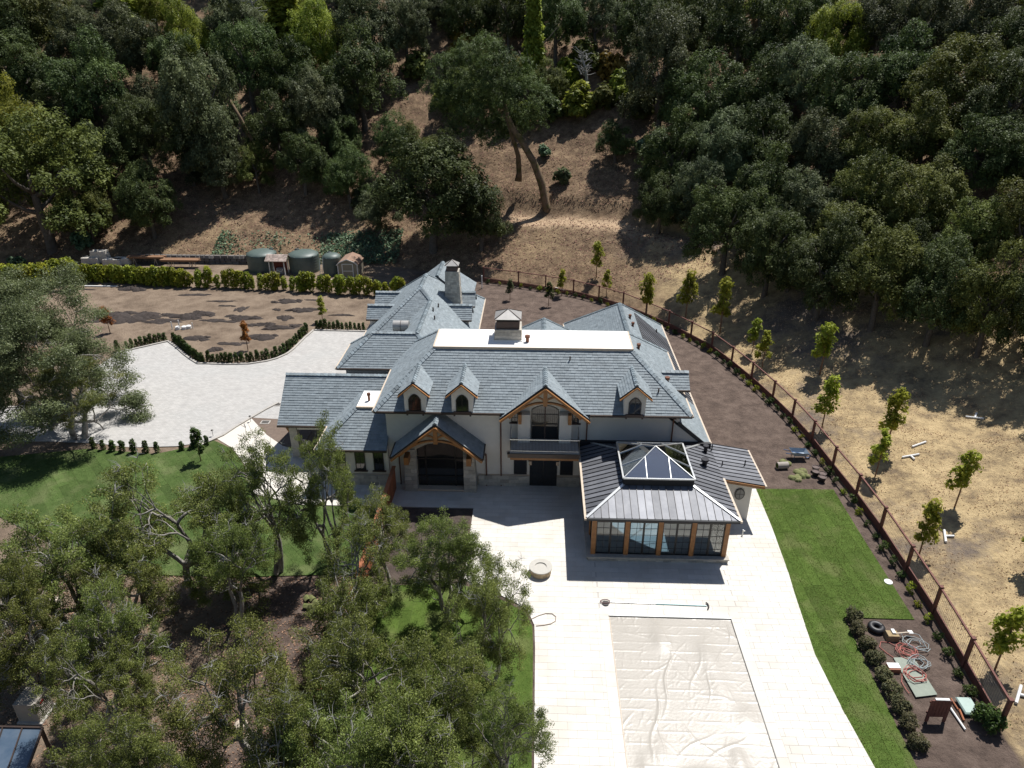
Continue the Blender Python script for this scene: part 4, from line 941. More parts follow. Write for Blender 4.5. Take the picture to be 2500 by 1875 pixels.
# (crown centre x, crown centre y, half width, foot y) in survey pixels of the 2212 wide picture; leaf kind
HILL = [
 (115, 395, 165, 540, 'olive', 'broad olive green oak at the left edge behind the clipped hedge'), (60, 262, 85, 420, 'bright', 'yellow green tree behind the broad olive oak at the left edge'),
 (335, 420, 78, 512, 'oak', 'dark compact oak above the stacked stone blocks'), (490, 345, 78, 425, 'grey', 'grey green oak beside the tall leaning trunk'), (470, 190, 105, 395, 'grey', None),
 (330, 262, 75, 380, 'oak', None), (225, 165, 95, 300, 'oak', None), (60, 150, 85, 270, 'oak', None), (35, 60, 90, 160, 'oak', None), (130, 40, 80, 140, 'olive', None), (300, 95, 85, 200, 'grey', None),
 (430, 55, 62, 190, 'bright', None), (270, 25, 70, 110, 'bright', None), (550, 110, 85, 240, 'oak', None), (630, 40, 70, 150, 'bright', None), (700, 70, 70, 190, 'bright', None), (800, 60, 85, 170, 'grey', None), (790, 160, 95, 280, 'oak', None),
 (700, 235, 85, 340, 'grey', None), (640, 150, 70, 260, 'oak', None), (880, 40, 65, 150, 'grey', None), (740, 290, 60, 360, 'oak', None),
 (900, 320, 62, 385, 'olive', 'pale olive shrub oak left of the largest oak'), (935, 415, 135, 545, 'oak', 'dense dark oak behind the tall rear chimney'), (1040, 450, 70, 540, 'oak', None), (965, 335, 55, 405, 'oak', None), (860, 300, 62, 375, 'oak', None), (1330, 300, 50, 350, 'oak', None), (1010, 25, 60, 120, 'oak', None), (1100, 20, 75, 120, 'oak', None), (1200, 35, 75, 140, 'oak', None), (1290, 25, 60, 120, 'grey', None),
 (1420, 130, 95, 300, 'grey', 'feathery grey green tree above the open dry slope'), (1380, 40, 70, 150, 'oak', None), (1480, 60, 80, 170, 'oak', None), (1590, 60, 95, 190, 'oak', None), (1700, 40, 85, 160, 'oak', None), (1790, 70, 80, 190, 'bright', None), (1870, 40, 85, 150, 'grey', None), (1980, 50, 95, 170, 'grey', None), (2090, 60, 95, 180, 'grey', None), (2190, 90, 95, 210, 'oak', None),
 (1500, 210, 95, 330, 'oak', None), (1600, 190, 95, 310, 'oak', None), (1700, 160, 95, 280, 'grey', None), (1810, 190, 100, 320, 'oak', None), (1930, 150, 95, 270, 'oak', None), (2040, 180, 105, 310, 'olive', None), (2150, 210, 110, 340, 'oak', None),
 (1450, 320, 85, 430, 'oak', None), (1560, 320, 90, 420, 'grey', None), (1660, 290, 90, 400, 'oak', None), (1770, 300, 85, 420, 'grey', None), (1880, 290, 85, 400, 'olive', None), (1980, 290, 95, 400, 'olive', None), (2090, 330, 90, 440, 'oak', None), (2200, 330, 80, 440, 'oak', None),
 (1640, 400, 90, 520, 'oak', 'dark oak at the right end of the hillside path'), (1720, 440, 85, 545, 'grey', None), (1850, 400, 95, 510, 'olive', None), (1960, 420, 110, 540, 'olive', 'round olive oak in the middle of the right hand wood'), (1830, 510, 110, 610, 'olive', 'wide olive oak at the lower edge of the right hand wood'), (1960, 540, 80, 640, 'oak', None), (2070, 500, 90, 620, 'olive', None), (2180, 470, 105, 620, 'olive', 'tall olive oak at the right edge of the picture above the slope'), (1700, 560, 62, 630, 'oak', None),
 (1420, 430, 62, 505, 'oak', 'dark oak just right of the open slope above the path'), (1500, 400, 75, 500, 'grey', None), (1560, 455, 92, 592, 'oak', None), (1650, 505, 95, 640, 'oak', None), (1760, 545, 100, 690, 'oak', None), (1880, 570, 105, 715, 'olive', None), (2000, 595, 100, 745, 'oak', 'dark oak lowest on the right hand slope'), (2110, 605, 95, 770, 'olive', None), (2215, 620, 90, 800, 'oak', None), (2320, 700, 100, 900, 'oak', 'oak just beyond the right picture edge, shading the slope'),
 (250, 330, 85, 430, 'oak', None), (420, 300, 75, 400, 'oak', None), (610, 270, 75, 360, 'oak', None), (660, 340, 60, 420, 'oak', None), (560, 350, 45, 415, 'olive', None), (150, 260, 80, 350, 'oak', None), (760, 370, 62, 450, 'oak', None), (820, 440, 60, 510, 'grey', None), (200, 440, 60, 520, 'olive', None), (400, 130, 75, 230, 'oak', None), (520, 40, 70, 150, 'grey', None), (190, 90, 75, 190, 'grey', None), (1010, 150, 55, 215, 'oak', None), 
]
ORD = ['first', 'second', 'third', 'fourth', 'fifth', 'sixth', 'seventh', 'eighth', 'ninth', 'tenth', 'eleventh', 'twelfth', 'thirteenth', 'fourteenth', 'fifteenth', 'sixteenth', 'seventeenth', 'eighteenth', 'nineteenth', 'twentieth', 'twenty first', 'twenty second', 'twenty third', 'twenty fourth', 'twenty fifth', 'twenty sixth', 'twenty seventh', 'twenty eighth', 'twenty ninth', 'thirtieth', 'thirty first', 'thirty second']
LOOK = {'oak': 'dark green oak', 'grey': 'grey green oak', 'olive': 'olive green oak', 'bright': 'bright yellow green tree'}
ROWN = {}
rows = {'top': [], 'upper middle': [], 'lower middle': [], 'bottom': []}
for i, t in enumerate(HILL):
    if t[5] is None: rows['top' if t[1] < 85 else 'upper middle' if t[1] < 225 else 'lower middle' if t[1] < 400 else 'bottom'].append((t[0], i))
for rn, L_ in rows.items():
    cnt = {}
    for x_, i in sorted(L_):
        kd = LOOK[HILL[i][4]]; cnt[kd] = cnt.get(kd, 0) + 1
        ROWN[i] = '%s %s from the left, %s band of the hillside wood' % (ORD[cnt[kd] - 1], kd, rn)
placed = []
for i, (cx_, cy_, hw, fy, kd, lab) in enumerate(HILL):
    P = hit(*D(cx_, fy)); pm = ppm(P); wdt = 2 * hw * 1.1302 / pm
    hgt = (fy - cy_) * 1.1302 / pm / math.cos(.25) + wdt * .42
    col_ = kd == 'bright' and i % 2 == 0
    pr = COLM[i % 2] if col_ else OAK[(i * 5) % 8]
    plant('oak_tree' if kd != 'bright' else 'hill_tree', lab or ROWN[i], 'tree', pr, (P[0], P[1], P[2] - .1), wdt / (4.2 if col_ else 10.4), hgt / 9.3, random.uniform(0, 6.28), LEAF[kd])
    placed.append((P[0], P[1], wdt * .5))
# the two-stemmed giant with the curved bare trunk
P = hit(*D(1180, 447)); root = thing('leaning_oak_tree', 'largest oak, curved bare mossy trunk leaning left over the dry slope', 'tree', P)
pm = ppm(P); Hh = (447 - 120) * 1.1302 / pm
T = lambda dx, dz, dy=0: (P[0] + dx * 1.1302 / pm, P[1] + dy, P[2] + dz * 1.1302 / pm / .97)
MB().tube([T(6, -12), T(0, 0), T(-10, 45), T(-28, 90), T(-50, 125), T(-75, 160), T(-95, 210)], [.85, .62, .55, .5, .46, .4, .25], 10).build('trunk', bark_moss, root, True)
MB().tube([T(-62, -5 + 50, 3), T(-60, 62, 3), T(-62, 100, 2), T(-75, 140, 1.5), T(-90, 190, 1)], [.55, .42, .36, .32, .2], 8).build('trunk', bark_moss, root, True)
lobes = []
r_ = random.Random(4)
for k in range(84):
    a_ = r_.random() * 6.283; q_ = math.sqrt(r_.random()); lobes.append((T(-125 + 120 * q_ * math.cos(a_), 215 + 95 * q_ * math.sin(a_) * (1 if math.sin(a_) > 0 else .95), r_.uniform(-4.5, 4.5) * (1 - q_ * .5) + 2), r_.uniform(1.2, 2.2)))
me_ = crown_mesh('crown', lobes, 62, 18, .115, LEAF['oak'], sprig_r=.38)
me_.transform(__import__('mathutils').Matrix.Translation((-P[0], -P[1], -P[2])))
c = bpy.data.objects.new('crown', me_); COL.objects.link(c); c.parent = root
placed.append((P[0] - 6, P[1], 9))
# tall bare leaning trunk on the left and dead snag
for (pts, rr, lab, nm) in (([(583, 392), (570, 350), (553, 300), (538, 262), (520, 225)], .34, 'tall bare leaning trunk between the grey oaks on the left slope', 'bare_tree'),):
    P = hit(*D(*pts[0])); pm = ppm(P); root = thing(nm, lab, 'tree', P)
    MB().tube([(P[0] + (p[0] - pts[0][0]) * 1.1302 / pm, P[1] + i * .2, P[2] - .3 + (pts[0][1] - p[1]) * 1.1302 / pm) for i, p in enumerate(pts)], [rr * 1.2, rr, rr * .9, rr * .8, rr * .6], 8).build('trunk', bark_moss, root, True)
    MB().tube([(P[0] - .5, P[1] + .3, P[2] - .3), (P[0] - .9, P[1] + .4, P[2] + 1.6), (P[0] - 1.1, P[1] + .5, P[2] + 3.0)], [.25, .2, .08], 7).build('branch', bark_moss, root, True)
def dead_tree(px, lab, hgt, seed, n=26):
    P = hit(*px); root = thing('dead_tree', lab, 'dead tree', P); q = random.Random(seed); mb = MB(); top = Vector((P[0] - 1.5, P[1], P[2] + hgt))
    mb.tube([(P[0], P[1], P[2] - .3), (P[0] - .5, P[1], P[2] + hgt * .5), top], [.3, .22, .06], 7)
    for i in range(n):
        b0 = Vector((P[0] - .5 - q.random(), P[1], P[2] + hgt * q.uniform(.35, .95))); a_ = q.uniform(0, 6.28); L = q.uniform(.12, .34) * hgt
        m1 = b0 + Vector((math.cos(a_) * L * .5, math.sin(a_) * L * .5, L * q.uniform(.0, .5))); m2 = m1 + Vector((math.cos(a_ + .5) * L * .5, math.sin(a_ + .5) * L * .5, L * q.uniform(-.1, .4)))
        mb.tube([b0, m1, m2], [.07, .05, .02], 5)
    mb.build('branch', twig, root)
dead_tree(D(575, 130), 'bare grey dead snag among the trees at the upper left', 11, 2); dead_tree(D(1270, 195), 'fallen grey dead brush in the gully above the dry slope', 6, 3, 50)
# random fill behind, well above the clear slope
CLEAR = [D(*p) for p in ((1000, 400), (1150, 320), (1230, 250), (1350, 225), (1370, 330), (1440, 430), (1560, 520), (1800, 640), (2080, 700), (2212, 640), (2300, 2000), (300, 2000), (0, 600), (0, 500), (250, 480), (600, 410), (760, 400))]
def project(p):
    q = np.array(p) - np.array([0, 0, CAM_H]); z = q @ _fw; return 1250 + FPX * (q @ _rt) / z, 937.5 + FPX * (q @ _dn) / z
r_ = random.Random(21); nf = 0; tries = 0; FILL = []
while nf < 150 and tries < 6000:
    tries += 1; x, y = r_.uniform(-105, 120), r_.uniform(70, 175)
    d_ = float(pad_dist(x, y)[0])
    if d_ < 9: continue
    z = g1(x, y); u, v = project((x, y, z))
    if not (-250 < u < 2750) or v > 1000: continue
    if inpoly(np.array([[u, v]]), CLEAR)[0] or inpoly(np.array([[u, v + 40]]), CLEAR)[0]: continue
    if v > 330 and 900 < u < 1560: continue
    if 930 < u < 1120 and v > 170: continue
    if 1340 < u < 1560 and v > 130: continue
    if any((x - a_) ** 2 + (y - b_) ** 2 < (r0 * .8 + 2.2) ** 2 for a_, b_, r0 in placed): continue
    s_ = r_.uniform(.4, 1.2); placed.append((x, y, s_ * 5)); nf += 1
    FILL.append((x, y, z, s_))
for k, (x, y, z, s_) in enumerate(FILL):
    kd = r_.choice(['oak', 'oak', 'grey', 'olive', 'grey', 'oak', 'olive', 'bright'])
    plant('oak_tree', 'oak standing half hidden between the larger crowns of the hillside wood', 'tree', OAK[k % 8], (x, y, z - .1), s_, s_ * r_.uniform(.8, 1.15), r_.uniform(0, 6.28), LEAF[kd], group='half hidden oaks of the hillside wood')
# low shrubs and coloured bushes on the slope
def bush_proto(seed, leaf, n=14, sz=.16, spr=26):
    return (crown_mesh('bush_crown', dome_lobes(n, .62, .8, .45, .28, .5, seed), spr, 6, sz, leaf, sprig_r=.15), None)
BUSH = [bush_proto(300 + k, LEAF['olive']) for k in range(4)]
for (x, y, hw, kd, lab) in ((1060, 135, 38, 'yellow', 'orange yellow bush behind the largest oak'), (1100, 150, 34, 'yellow', 'yellow bush left of the bright columnar tree'), (1250, 225, 40, 'bright', 'bright green bush above the open dry slope'), (1300, 215, 34, 'olive', 'olive bush right of the bright green bush'), (1320, 150, 36, 'yellow', 'yellow bush below the dead brush'), (1225, 165, 34, 'bright', 'yellow green bush right of the columnar tree'), (1265, 130, 40, 'olive', 'olive bush beside the fallen dead brush'), (1345, 195, 38, 'bright', 'yellow green bush at the top of the dry slope'), (1195, 245, 30, 'oak', 'dark bush under the right side of the largest oak'), (960, 215, 26, 'bright', 'small bright bush on the reddish clearing'), (905, 150, 34, 'olive', 'olive bush at the top of the reddish clearing'), (1010, 95, 40, 'yellow', 'amber bush high in the centre of the wood'),
                            (1175, 330, 16, 'blue', 'small blue green bush beside the curved trunk'), (1215, 385, 22, 'grey', 'grey twiggy bush right of the curved trunk'), (880, 330, 40, 'olive', 'pale bush left of the largest oak'), (180, 520, 26, 'blue', 'pale green bush under the broad olive oak'), (1380, 230, 40, 'olive', 'olive bush at the top right of the dry slope'), (790, 430, 30, 'grey', 'grey green bush left of the dense dark oak'), (40, 570, 20, 'blue', 'small pale bush at the left edge above the hedge'), (1400, 320, 34, 'blue', 'blue green bush at the right side of the dry slope')):
    P = hit(*D(x, y + hw * .6)); s_ = hw * 1.1302 / ppm(P)
    plant('bush', lab, 'bush', BUSH[x % 4], P, s_, s_ * 1.1, x, LEAF[kd], crown_name='foliage')
P = hit(*D(1150, 212)); plant('columnar_tree', 'bright green columnar tree rising behind the largest oak', 'tree', COLM[0], P, 1.6, 1.75, 0, LEAF['bright'])
P = hit(*D(1240, 260)); 
# ivy bank above the tanks: countless leaves
q = np.stack([rng.uniform(-48, -20, 9000), rng.uniform(99, 106, 9000)], 1); u_ = np.sin(q[:, 0] * .6) * .5 + np.sin(q[:, 0] * .23 + 1) + rng.normal(0, .5, 9000); q = q[u_ > -.1]
C_ = np.stack([q[:, 0], q[:, 1], gz(q[:, 0], q[:, 1]) + rng.random(len(q)) * .5], 1); Nn = unit(len(C_)) * .7 + np.array([0, -.3, .9])
V, F, t = leaf_arrays(C_, Nn, rng.uniform(.12, .26, len(C_)), rng.random(len(C_)))
o = bpy.data.objects.new('ground_cover', mesh_np('ground_cover', V, F, t, LEAF['blue'])); COL.objects.link(o); o['kind'] = 'stuff'; tag(o, 'blue green creeper covering the bank above the water tanks', 'creeper')
# ---- foreground live oaks with crooked grey limbs
def live_oak(seed, hgt, spread, m_leaf, leaf=.053, per=125, levels=5, dead=.2, cl=.46):
    q = random.Random(seed); segs = MB(); dd = MB(); tips = []
    def grow(p, d, L, r, lev):
        path = [p]; R = [r]; n = 4
        for i in range(n):
            wob = Vector((q.gauss(0, .24), q.gauss(0, .24), q.gauss(0, .18)))
            d = (d + wob + Vector((0, 0, .05 if lev < 2 else -.02))).normalized(); p = p + d * (L / n); path.append(p); R.append(max(.014, r * (1 - .36 * (i + 1) / n)))
        segs.tube(path, R, 7 if lev < 2 else 5, lev >= levels)
        if lev >= levels - 1: tips.append((path[2], .7)); 
        if lev >= levels:
            tips.append((p, 1.0)); return
        k = 3 if (lev in (0, 1) or q.random() < .35) else 2
        a0 = q.random() * 6.283
        for i in range(k):
            a_ = a0 + i * 6.283 / k + q.uniform(-.5, .5); sp = q.uniform(.45, .95) if lev else q.uniform(.5, .9)
            side = d.cross(Vector((.3, .2, 1))).normalized(); side2 = d.cross(side)
            nd = (d * math.cos(sp) + (side * math.cos(a_) + side2 * math.sin(a_)) * math.sin(sp))
            nd.z = nd.z * .8 + (.16 if lev < 3 else .05); nd.normalize()
            grow(p, nd, L * q.uniform(.66, .86), R[-1] * .84, lev + 1)
    for i in range(q.choice([2, 3])):
        a_ = i * 2.4 + q.random(); grow(Vector((0.25 * math.cos(a_), .25 * math.sin(a_), -.3)), Vector((.45 * math.cos(a_), .45 * math.sin(a_), 1)).normalized(), hgt * .36, .32, 0)
    X = np.array([t[0] for t in tips]); mx = np.percentile(np.hypot(X[:, 0], X[:, 1]), 93); mz = np.percentile(X[:, 2], 97)
    mc = X[:, :2].mean(0); fz = lambda z: min(1.0, max(0.0, z / mz)) ** .8
    fix = lambda v: (v[0] - mc[0] * fz(v[2]), v[1] - mc[1] * fz(v[2]), v[2])
    tips = [(Vector(fix(p)), wg) for p, wg in tips]; segs.v = [fix(v) for v in segs.v]
    X = np.array([t[0] for t in tips]); mx = np.percentile(np.hypot(X[:, 0], X[:, 1]), 93)
    sc = np.array([spread / mx, spread / mx, hgt / mz])
    Cs, Ns, Ts = [], [], []
    for (p, wgt) in tips:
        pt = np.array(p) * sc
        if q.random() < dead:
            for k in range(5 if q.random() < .3 else 0):
                a_ = q.random() * 6.28; e = Vector(pt) + Vector((math.cos(a_) * .5, math.sin(a_) * .5, q.uniform(-.1, .45))); mdl = Vector(pt).lerp(e, .5) + Vector((q.gauss(0, .08), q.gauss(0, .08), .06)); dd.tube([Vector(pt), mdl, e], [.016, .010, .004], 4)
            continue
        n = int(per * wgt * q.uniform(.6, 1.3)); o_ = unit(n) * (cl * rng.random(n)[:, None] ** .45) * np.array([1, 1, .45])
        Cs.append(pt + o_ - np.array([0, 0, .12])); nn = o_ * .9 + unit(n) * .6; nn[:, 2] += .55; Ns.append(nn); Ts.append(np.clip(q.gauss(.5, .17) + rng.normal(0, .16, n), 0, 1))
    C = np.concatenate(Cs); V, F, t = leaf_arrays(C, np.concatenate(Ns), leaf * rng.uniform(.6, 1.3, len(C)), np.concatenate(Ts), .5)
    cm_ = mesh_np('live_oak_crown', V, F, t, m_leaf)
    for mb in (segs, dd): mb.v = [(v[0] * sc[0] if mb is segs else v[0], v[1] * sc[1] if mb is segs else v[1], v[2] * sc[2] if mb is segs else v[2]) for v in mb.v]
    o = segs.build('tmp', bark_pale, None, True); tm = o.data; bpy.data.objects.remove(o)
    dm = None
    if dd.v: o = dd.build('tmp', twig); dm = o.data; bpy.data.objects.remove(o)
    return (cm_, tm, dm)
FG = [live_oak(31 + k, 7.2, 3.9, LEAF['fg']) for k in range(4)]
BIG = live_oak(77, 12.5, 7.0, LEAF['fg2'], leaf=.075, per=330, levels=5, dead=.05, cl=1.0)
def fg_tree(proto, base, s, rot, lab, sz=None):
    o = plant('live_oak', lab, 'tree', proto, base, s, sz or s, rot, trunk_mat=None)
    if proto[2]: c = bpy.data.objects.new('dead_twigs', proto[2]); COL.objects.link(c); c.parent = o; c['kind'] = 'stuff'
GROVE = [  # crown centre in survey pixels, spread, height, what tells it apart
 (440, 1240, 1.0, 1.22, 'live oak on the lawn edge with forked pale limbs, left of centre'), (790, 1165, .62, 1.32, 'live oak standing in front of the low hip roof beside the walkway'), (640, 1195, .72, 1.25, 'live oak between the left lawn and the white walkway'),
 (120, 1385, .95, 1.05, 'live oak at the far left below the shaded lawn'),  (545, 1345, .62, 1.0, 'live oak over the lower edge of the left lawn'), (285, 1360, .74, 1.0, 'low live oak between the lawn and the far left boulders'),
 (930, 1300, .62, .95, 'live oak over the dark planting bed'), (1085, 1360, .62, .95, 'live oak reaching the patio beside the fire pit'), (860, 1420, .70, 1.0, 'live oak over the upper part of the red fence'),
 (1200, 1490, .62, 1.0, 'live oak overhanging the curved lawn edge'), 
 (265, 1540, .62, .98, 'live oak above the small stones on the far left'), (40, 1500, .6, 1.0, 'live oak cut by the left picture edge above the air conditioner'),  
 (235, 1640, .55, .95, 'small live oak beside the air conditioner'),  (590, 1670, .78, 1.05, 'thick trunked live oak at the bottom, left of the red fence'), (870, 1640, .70, 1.0, 'live oak over the middle of the red fence'),
 (1060, 1700, .66, 1.0, 'live oak overhanging the patio edge at the bottom centre'), (800, 1800, .74, 1.0, 'live oak over the lower end of the red fence'), (1000, 1850, .74, 1.0, 'live oak at the bottom edge right of the red fence'), (1240, 1790, .46, .9, 'small live oak sprig over the patio at the bottom'), (290, 1870, .55, .95, 'live oak at the bottom left corner by the glass roof'), (680, 1880, .6, .95, 'live oak at the bottom edge left of the red fence')]
for k, (px, py, s, szz, lab) in enumerate(GROVE):
    x, y, _ = atz(px, py, 5.0 * szz); fg_tree(FG[k % 4], (x, y, 0), s, k * 2.1, lab, szz)
fg_tree(BIG, (-41.0, 51.0, 0), .98, .8, 'tallest oak, at the left edge over the driveway')
fg_tree(FG[2], (-37.3, 49.5, 0), 1.0, 3.3, 'spreading oak below the tallest oak, over the driveway shrubs')
# ---- young maples on the slope, staked
maple_stake = mat('tree_stake', (.22, .13, .08), None, 5, .9)
MAPLE = []
for k in range(4):
    r_ = random.Random(40 + k); lobes = [((r_.uniform(-.5, .5) * w_, r_.uniform(-.5, .5) * w_, 1.5 + 2.5 * f_), r_.uniform(.2, .4)) for f_, w_ in [(i_ / 15, 1.25 - .9 * i_ / 15) for i_ in range(16)]]
    tr = MB(); tr.tube([(0, 0, -.3), (.03, 0, 1.2), (-.03, .04, 2.4), (.05, 0, 3.4)], [.06, .05, .04, .015], 6)
    for j in range(6): a_ = j * 1.05; tr.tube([(0, 0, 1.4 + j * .25), (.35 * math.cos(a_), .35 * math.sin(a_), 1.9 + j * .28), (.5 * math.cos(a_), .5 * math.sin(a_), 2.3 + j * .25)], [.025, .018, .006], 5)
    o = tr.build('tmp', maple_stake, None, True); tm = o.data; bpy.data.objects.remove(o)
    MAPLE.append((crown_mesh('maple_crown', lobes, 20, 6, .12, LEAF['maple'], spread=.5, sprig_r=.2), tm))
mp = [(D(*p), h_) for p, h_ in (((1213, 640), 3.4), ((1288, 600), 4.6), ((1310, 640), 3.3), ((1395, 690), 5.4), ((1480, 690), 5.5), ((1555, 720), 6.0), ((1645, 800), 4.0), ((1770, 810), 5.0), ((1775, 925), 4.6), ((1915, 970), 5.0), ((1890, 1030), 3.9), ((2062, 1095), 4.3), ((1985, 1200), 4.0), ((2150, 1445), 4.0), ((2225, 1230), 3.6), ((1625, 760), 3.5))]
ordn = ['first', 'second', 'third', 'fourth', 'fifth', 'sixth', 'seventh', 'eighth', 'ninth', 'tenth', 'eleventh', 'twelfth', 'thirteenth', 'fourteenth', 'fifteenth', 'sixteenth']
mo = sorted(range(len(mp)), key=lambda i: mp[i][0][1])
for rank, i in enumerate(mo):
    (px, py), h_ = mp[i]; P = hit(px, py)
    plant('maple_sapling', 'young light green maple beyond the fence, %s counted from the far end' % ordn[rank], 'sapling', MAPLE[i % 4], P, h_ / 4.1, h_ / 4.1, i * 1.7, group='young maples beyond the fence')
# saplings in the yard
for (px, py, h_, kd, lab) in ((zB(390, 1090)[0], zB(390, 1090)[1], 3.2, 'orange', 'orange leaved sapling in the bare yard beside the driveway bend'), (zB(1062, 830)[0], zB(1062, 830)[1], 2.9, 'maple', 'green sapling in the bare yard near the driveway end'), (zA(850, 800)[0], zA(850, 800)[1], 3.0, 'orange', 'orange sapling behind the tallest oak'), (zA(330, 1130)[0], zA(330, 1130)[1], 2.8, 'orange', 'orange sapling seen through the tallest oak'),
                              (zC(300, 545)[0], zC(300, 545)[1], 2.6, 'grey', 'left grey green sapling in the yard behind the chimney'), (zC(597, 590)[0], zC(597, 590)[1], 3.0, 'oak', 'dark sapling in the yard behind the flat roof'), (zG(1550, 400)[0], zG(1550, 400)[1], 3.0, 'box', 'small round tree on the lawn beside the walkway')):
    P = atz(px, py); plant('sapling', lab, 'sapling', MAPLE[int(px) % 4], P, h_ / 4.1, h_ / 4.1, px, LEAF[kd])
# ---- clipped laurel hedge, plant by plant
HEDGE = [(crown_mesh('hedge_crown', [((random.uniform(-.3, .3), random.uniform(-.3, .3), .35 + i * .14), random.uniform(.3, .45)) for i in range(11)], 24, 7, .12, LEAF['hedge'], sprig_r=.16), None) for k in range(4)]
hl = [atz(*zA(*p)) for p in ((-60, 470), (120, 480), (300, 470), (420, 440), (560, 415), (800, 408), (1050, 425), (1300, 440), (1550, 448), (1900, 455))] + [atz(*zB(*p)) for p in ((500, 540), (900, 558), (1250, 585), (1550, 600), (1850, 590))]
acc = 0; prev = hl[0]; nh = 0
for p in hl[1:]:
    L = math.dist(prev[:2], p[:2]); s_ = 0
    while s_ < L:
        t = s_ / L; x, y = prev[0] + (p[0] - prev[0]) * t, prev[1] + (p[1] - prev[1]) * t
        dense = x < -47; gap = (not dense) and random.random() < .1
        if not gap:
            sc_ = random.uniform(1.3, 1.55) if x < -62 else random.uniform(.98, 1.15) if dense else random.uniform(.8, 1.25)
            plant('hedge_shrub', 'light green laurel shrub of the long hedge row behind the bare yard', 'shrub', HEDGE[nh % 4], (x + random.uniform(-.2, .2), y + random.uniform(-.25, .25), -.05), sc_ * .9, sc_ * (1.15 if dense else 1.1), random.random() * 6, group='laurel hedge behind the yard', crown_name='foliage')
        if dense:
            plant('hedge_shrub', 'light green laurel shrub of the long hedge row behind the bare yard', 'shrub', HEDGE[(nh + 2) % 4], (x, y + 1.1, -.05), 1.2, 1.6 if x < -62 else 1.0, random.random() * 6, group='laurel hedge behind the yard', crown_name='foliage')
        nh += 1; s_ += 1.0 if dense else 1.1
    prev = p
# ---- small box cones along the kerb
BOXC = [(crown_mesh('cone_crown', [((random.uniform(-.05, .05), random.uniform(-.05, .05), .14 + i * .09), .23 - i * .014) for i in range(9)], 22, 6, .055, LEAF['box'], sprig_r=.07), None) for k in range(3)]
def cones(line, off, step, lab, grp, sc=1.0):
    nb = 0
    for p, q in zip(line[:-1], line[1:]):
        L = math.dist(p, q); n_ = max(1, int(L / step)); dx, dy = (q[0] - p[0]) / L, (q[1] - p[1]) / L
        for i in range(n_):
            if random.random() < .05: continue
            t = (i + .5) / n_; x, y = p[0] + (q[0] - p[0]) * t + dy * off, p[1] + (q[1] - p[1]) * t - dx * off; s_ = sc * random.uniform(.85, 1.2)
            plant('box_shrub', lab, 'shrub', BOXC[nb % 3], (x, y, -.03), s_, s_ * random.uniform(.95, 1.2), random.random() * 6, group=grp, crown_name='foliage'); nb += 1
cones(gp(*up_curb[1:]), .5, .46, 'small dark cone shaped box shrub along the upper driveway kerb', 'box shrubs along the upper kerb')
cones(gp(*lo_curb), -.5, .75, 'small box shrub along the kerb under the tallest oak', 'box shrubs along the lower left kerb')
cones(gp(*[(225, 1088), (320, 1100), (430, 1097), (520, 1080)]), .35, .75, 'small box shrub between the driveway and the lawn', 'box shrubs between driveway and lawn')
# shrubs inside the long fence
FB = [bush_proto(340 + k, LEAF['box'], 9, .1, 16) for k in range(3)]
for k in range(len(FENCE) - 1):
    p, q = FENCE[k], FENCE[k + 1]; L = math.dist(p, q); dx, dy = (q[0] - p[0]) / L, (q[1] - p[1]) / L
    for j in range(3):
        t = (j + .5) / 3; x, y = p[0] + (q[0] - p[0]) * t - dy * .55, p[1] + (q[1] - p[1]) * t + dx * .55; s_ = random.uniform(.26, .45)
        plant('fence_shrub', 'small green shrub planted at the foot of the long fence', 'shrub', FB[(k + j) % 3], (x, y, -.03), s_, s_ * 1.25, random.random() * 6, LEAF['box' if random.random() < .6 else 'hedge'], group='shrubs along the long fence', crown_name='foliage')
BEDB = [bush_proto(360 + k, LEAF['bed'], 16, .085, 34) for k in range(3)]
for k, p in enumerate(((575, 515), (610, 620), (680, 735), (740, 850), (800, 975), (870, 1090), (935, 1210), (1000, 1345), (1070, 1500))):
    x, y, _ = atz(*zE(*p)); plant('round_shrub', 'olive round shrub along the lawn edge, %s from the far end' % ordn[k], 'shrub', BEDB[k % 3], (x, y, 0), .55, .60, k, group='round shrubs along the lawn', crown_name='foliage')
x, y, _ = atz(*zE(1610, 1340)); plant('fence_bush', 'larger green bush against the fence near the leaning pallet', 'bush', BEDB[1], (x, y, 0), .8, 1.0, 2, LEAF['box'], crown_name='foliage')
# ================================================================== OBJECTS
plastic_w = mat('white_plastic', (.75, .75, .73), (.68, .68, .66), 3, .45); black_p = mat('black_plastic', (.018, .018, .02), None, 3, .5)
# ---- pool with its vinyl cover
pool = thing('pool_cover', 'wrinkled beige vinyl cover stretched over the long swimming pool', 'pool cover', ((PX0 + PX1) / 2, 22, 0))
nx_, ny_ = 150, 330; X, Y = np.meshgrid(np.linspace(PX0 + .02, PX1 - .05, nx_), np.linspace(13, PY1 - .08, ny_))
Z = np.zeros_like(X); rr = np.random.default_rng(5)
for k in range(24):                                        # welded cross seams
    yk = 31.0 - .62 * k - .1; Z += .014 * np.exp(-((Y - yk - .02 * np.sin(X * 2 + k)) / .022) ** 2) * (.3 + .7 * (np.sin(X * 1.3 + k * 2.1) > -.6))
for k in range(34):                                        # long soft folds and pulls
    cx_, cy_ = rr.uniform(PX0, PX1), rr.uniform(16, 31); a_ = rr.choice([.35, .9, 1.2, 1.75, 2.2, -.4]) + rr.normal(0, .15); L_ = rr.uniform(.5, 2.0)
    u = (X - cx_) * math.cos(a_) + (Y - cy_) * math.sin(a_); v = -(X - cx_) * math.sin(a_) + (Y - cy_) * math.cos(a_) + .12 * np.sin(u * 2 + k)
    Z += rr.uniform(.008, .026) * np.exp(-(v / rr.uniform(.025, .07)) ** 2) * np.exp(-(u / L_) ** 2)
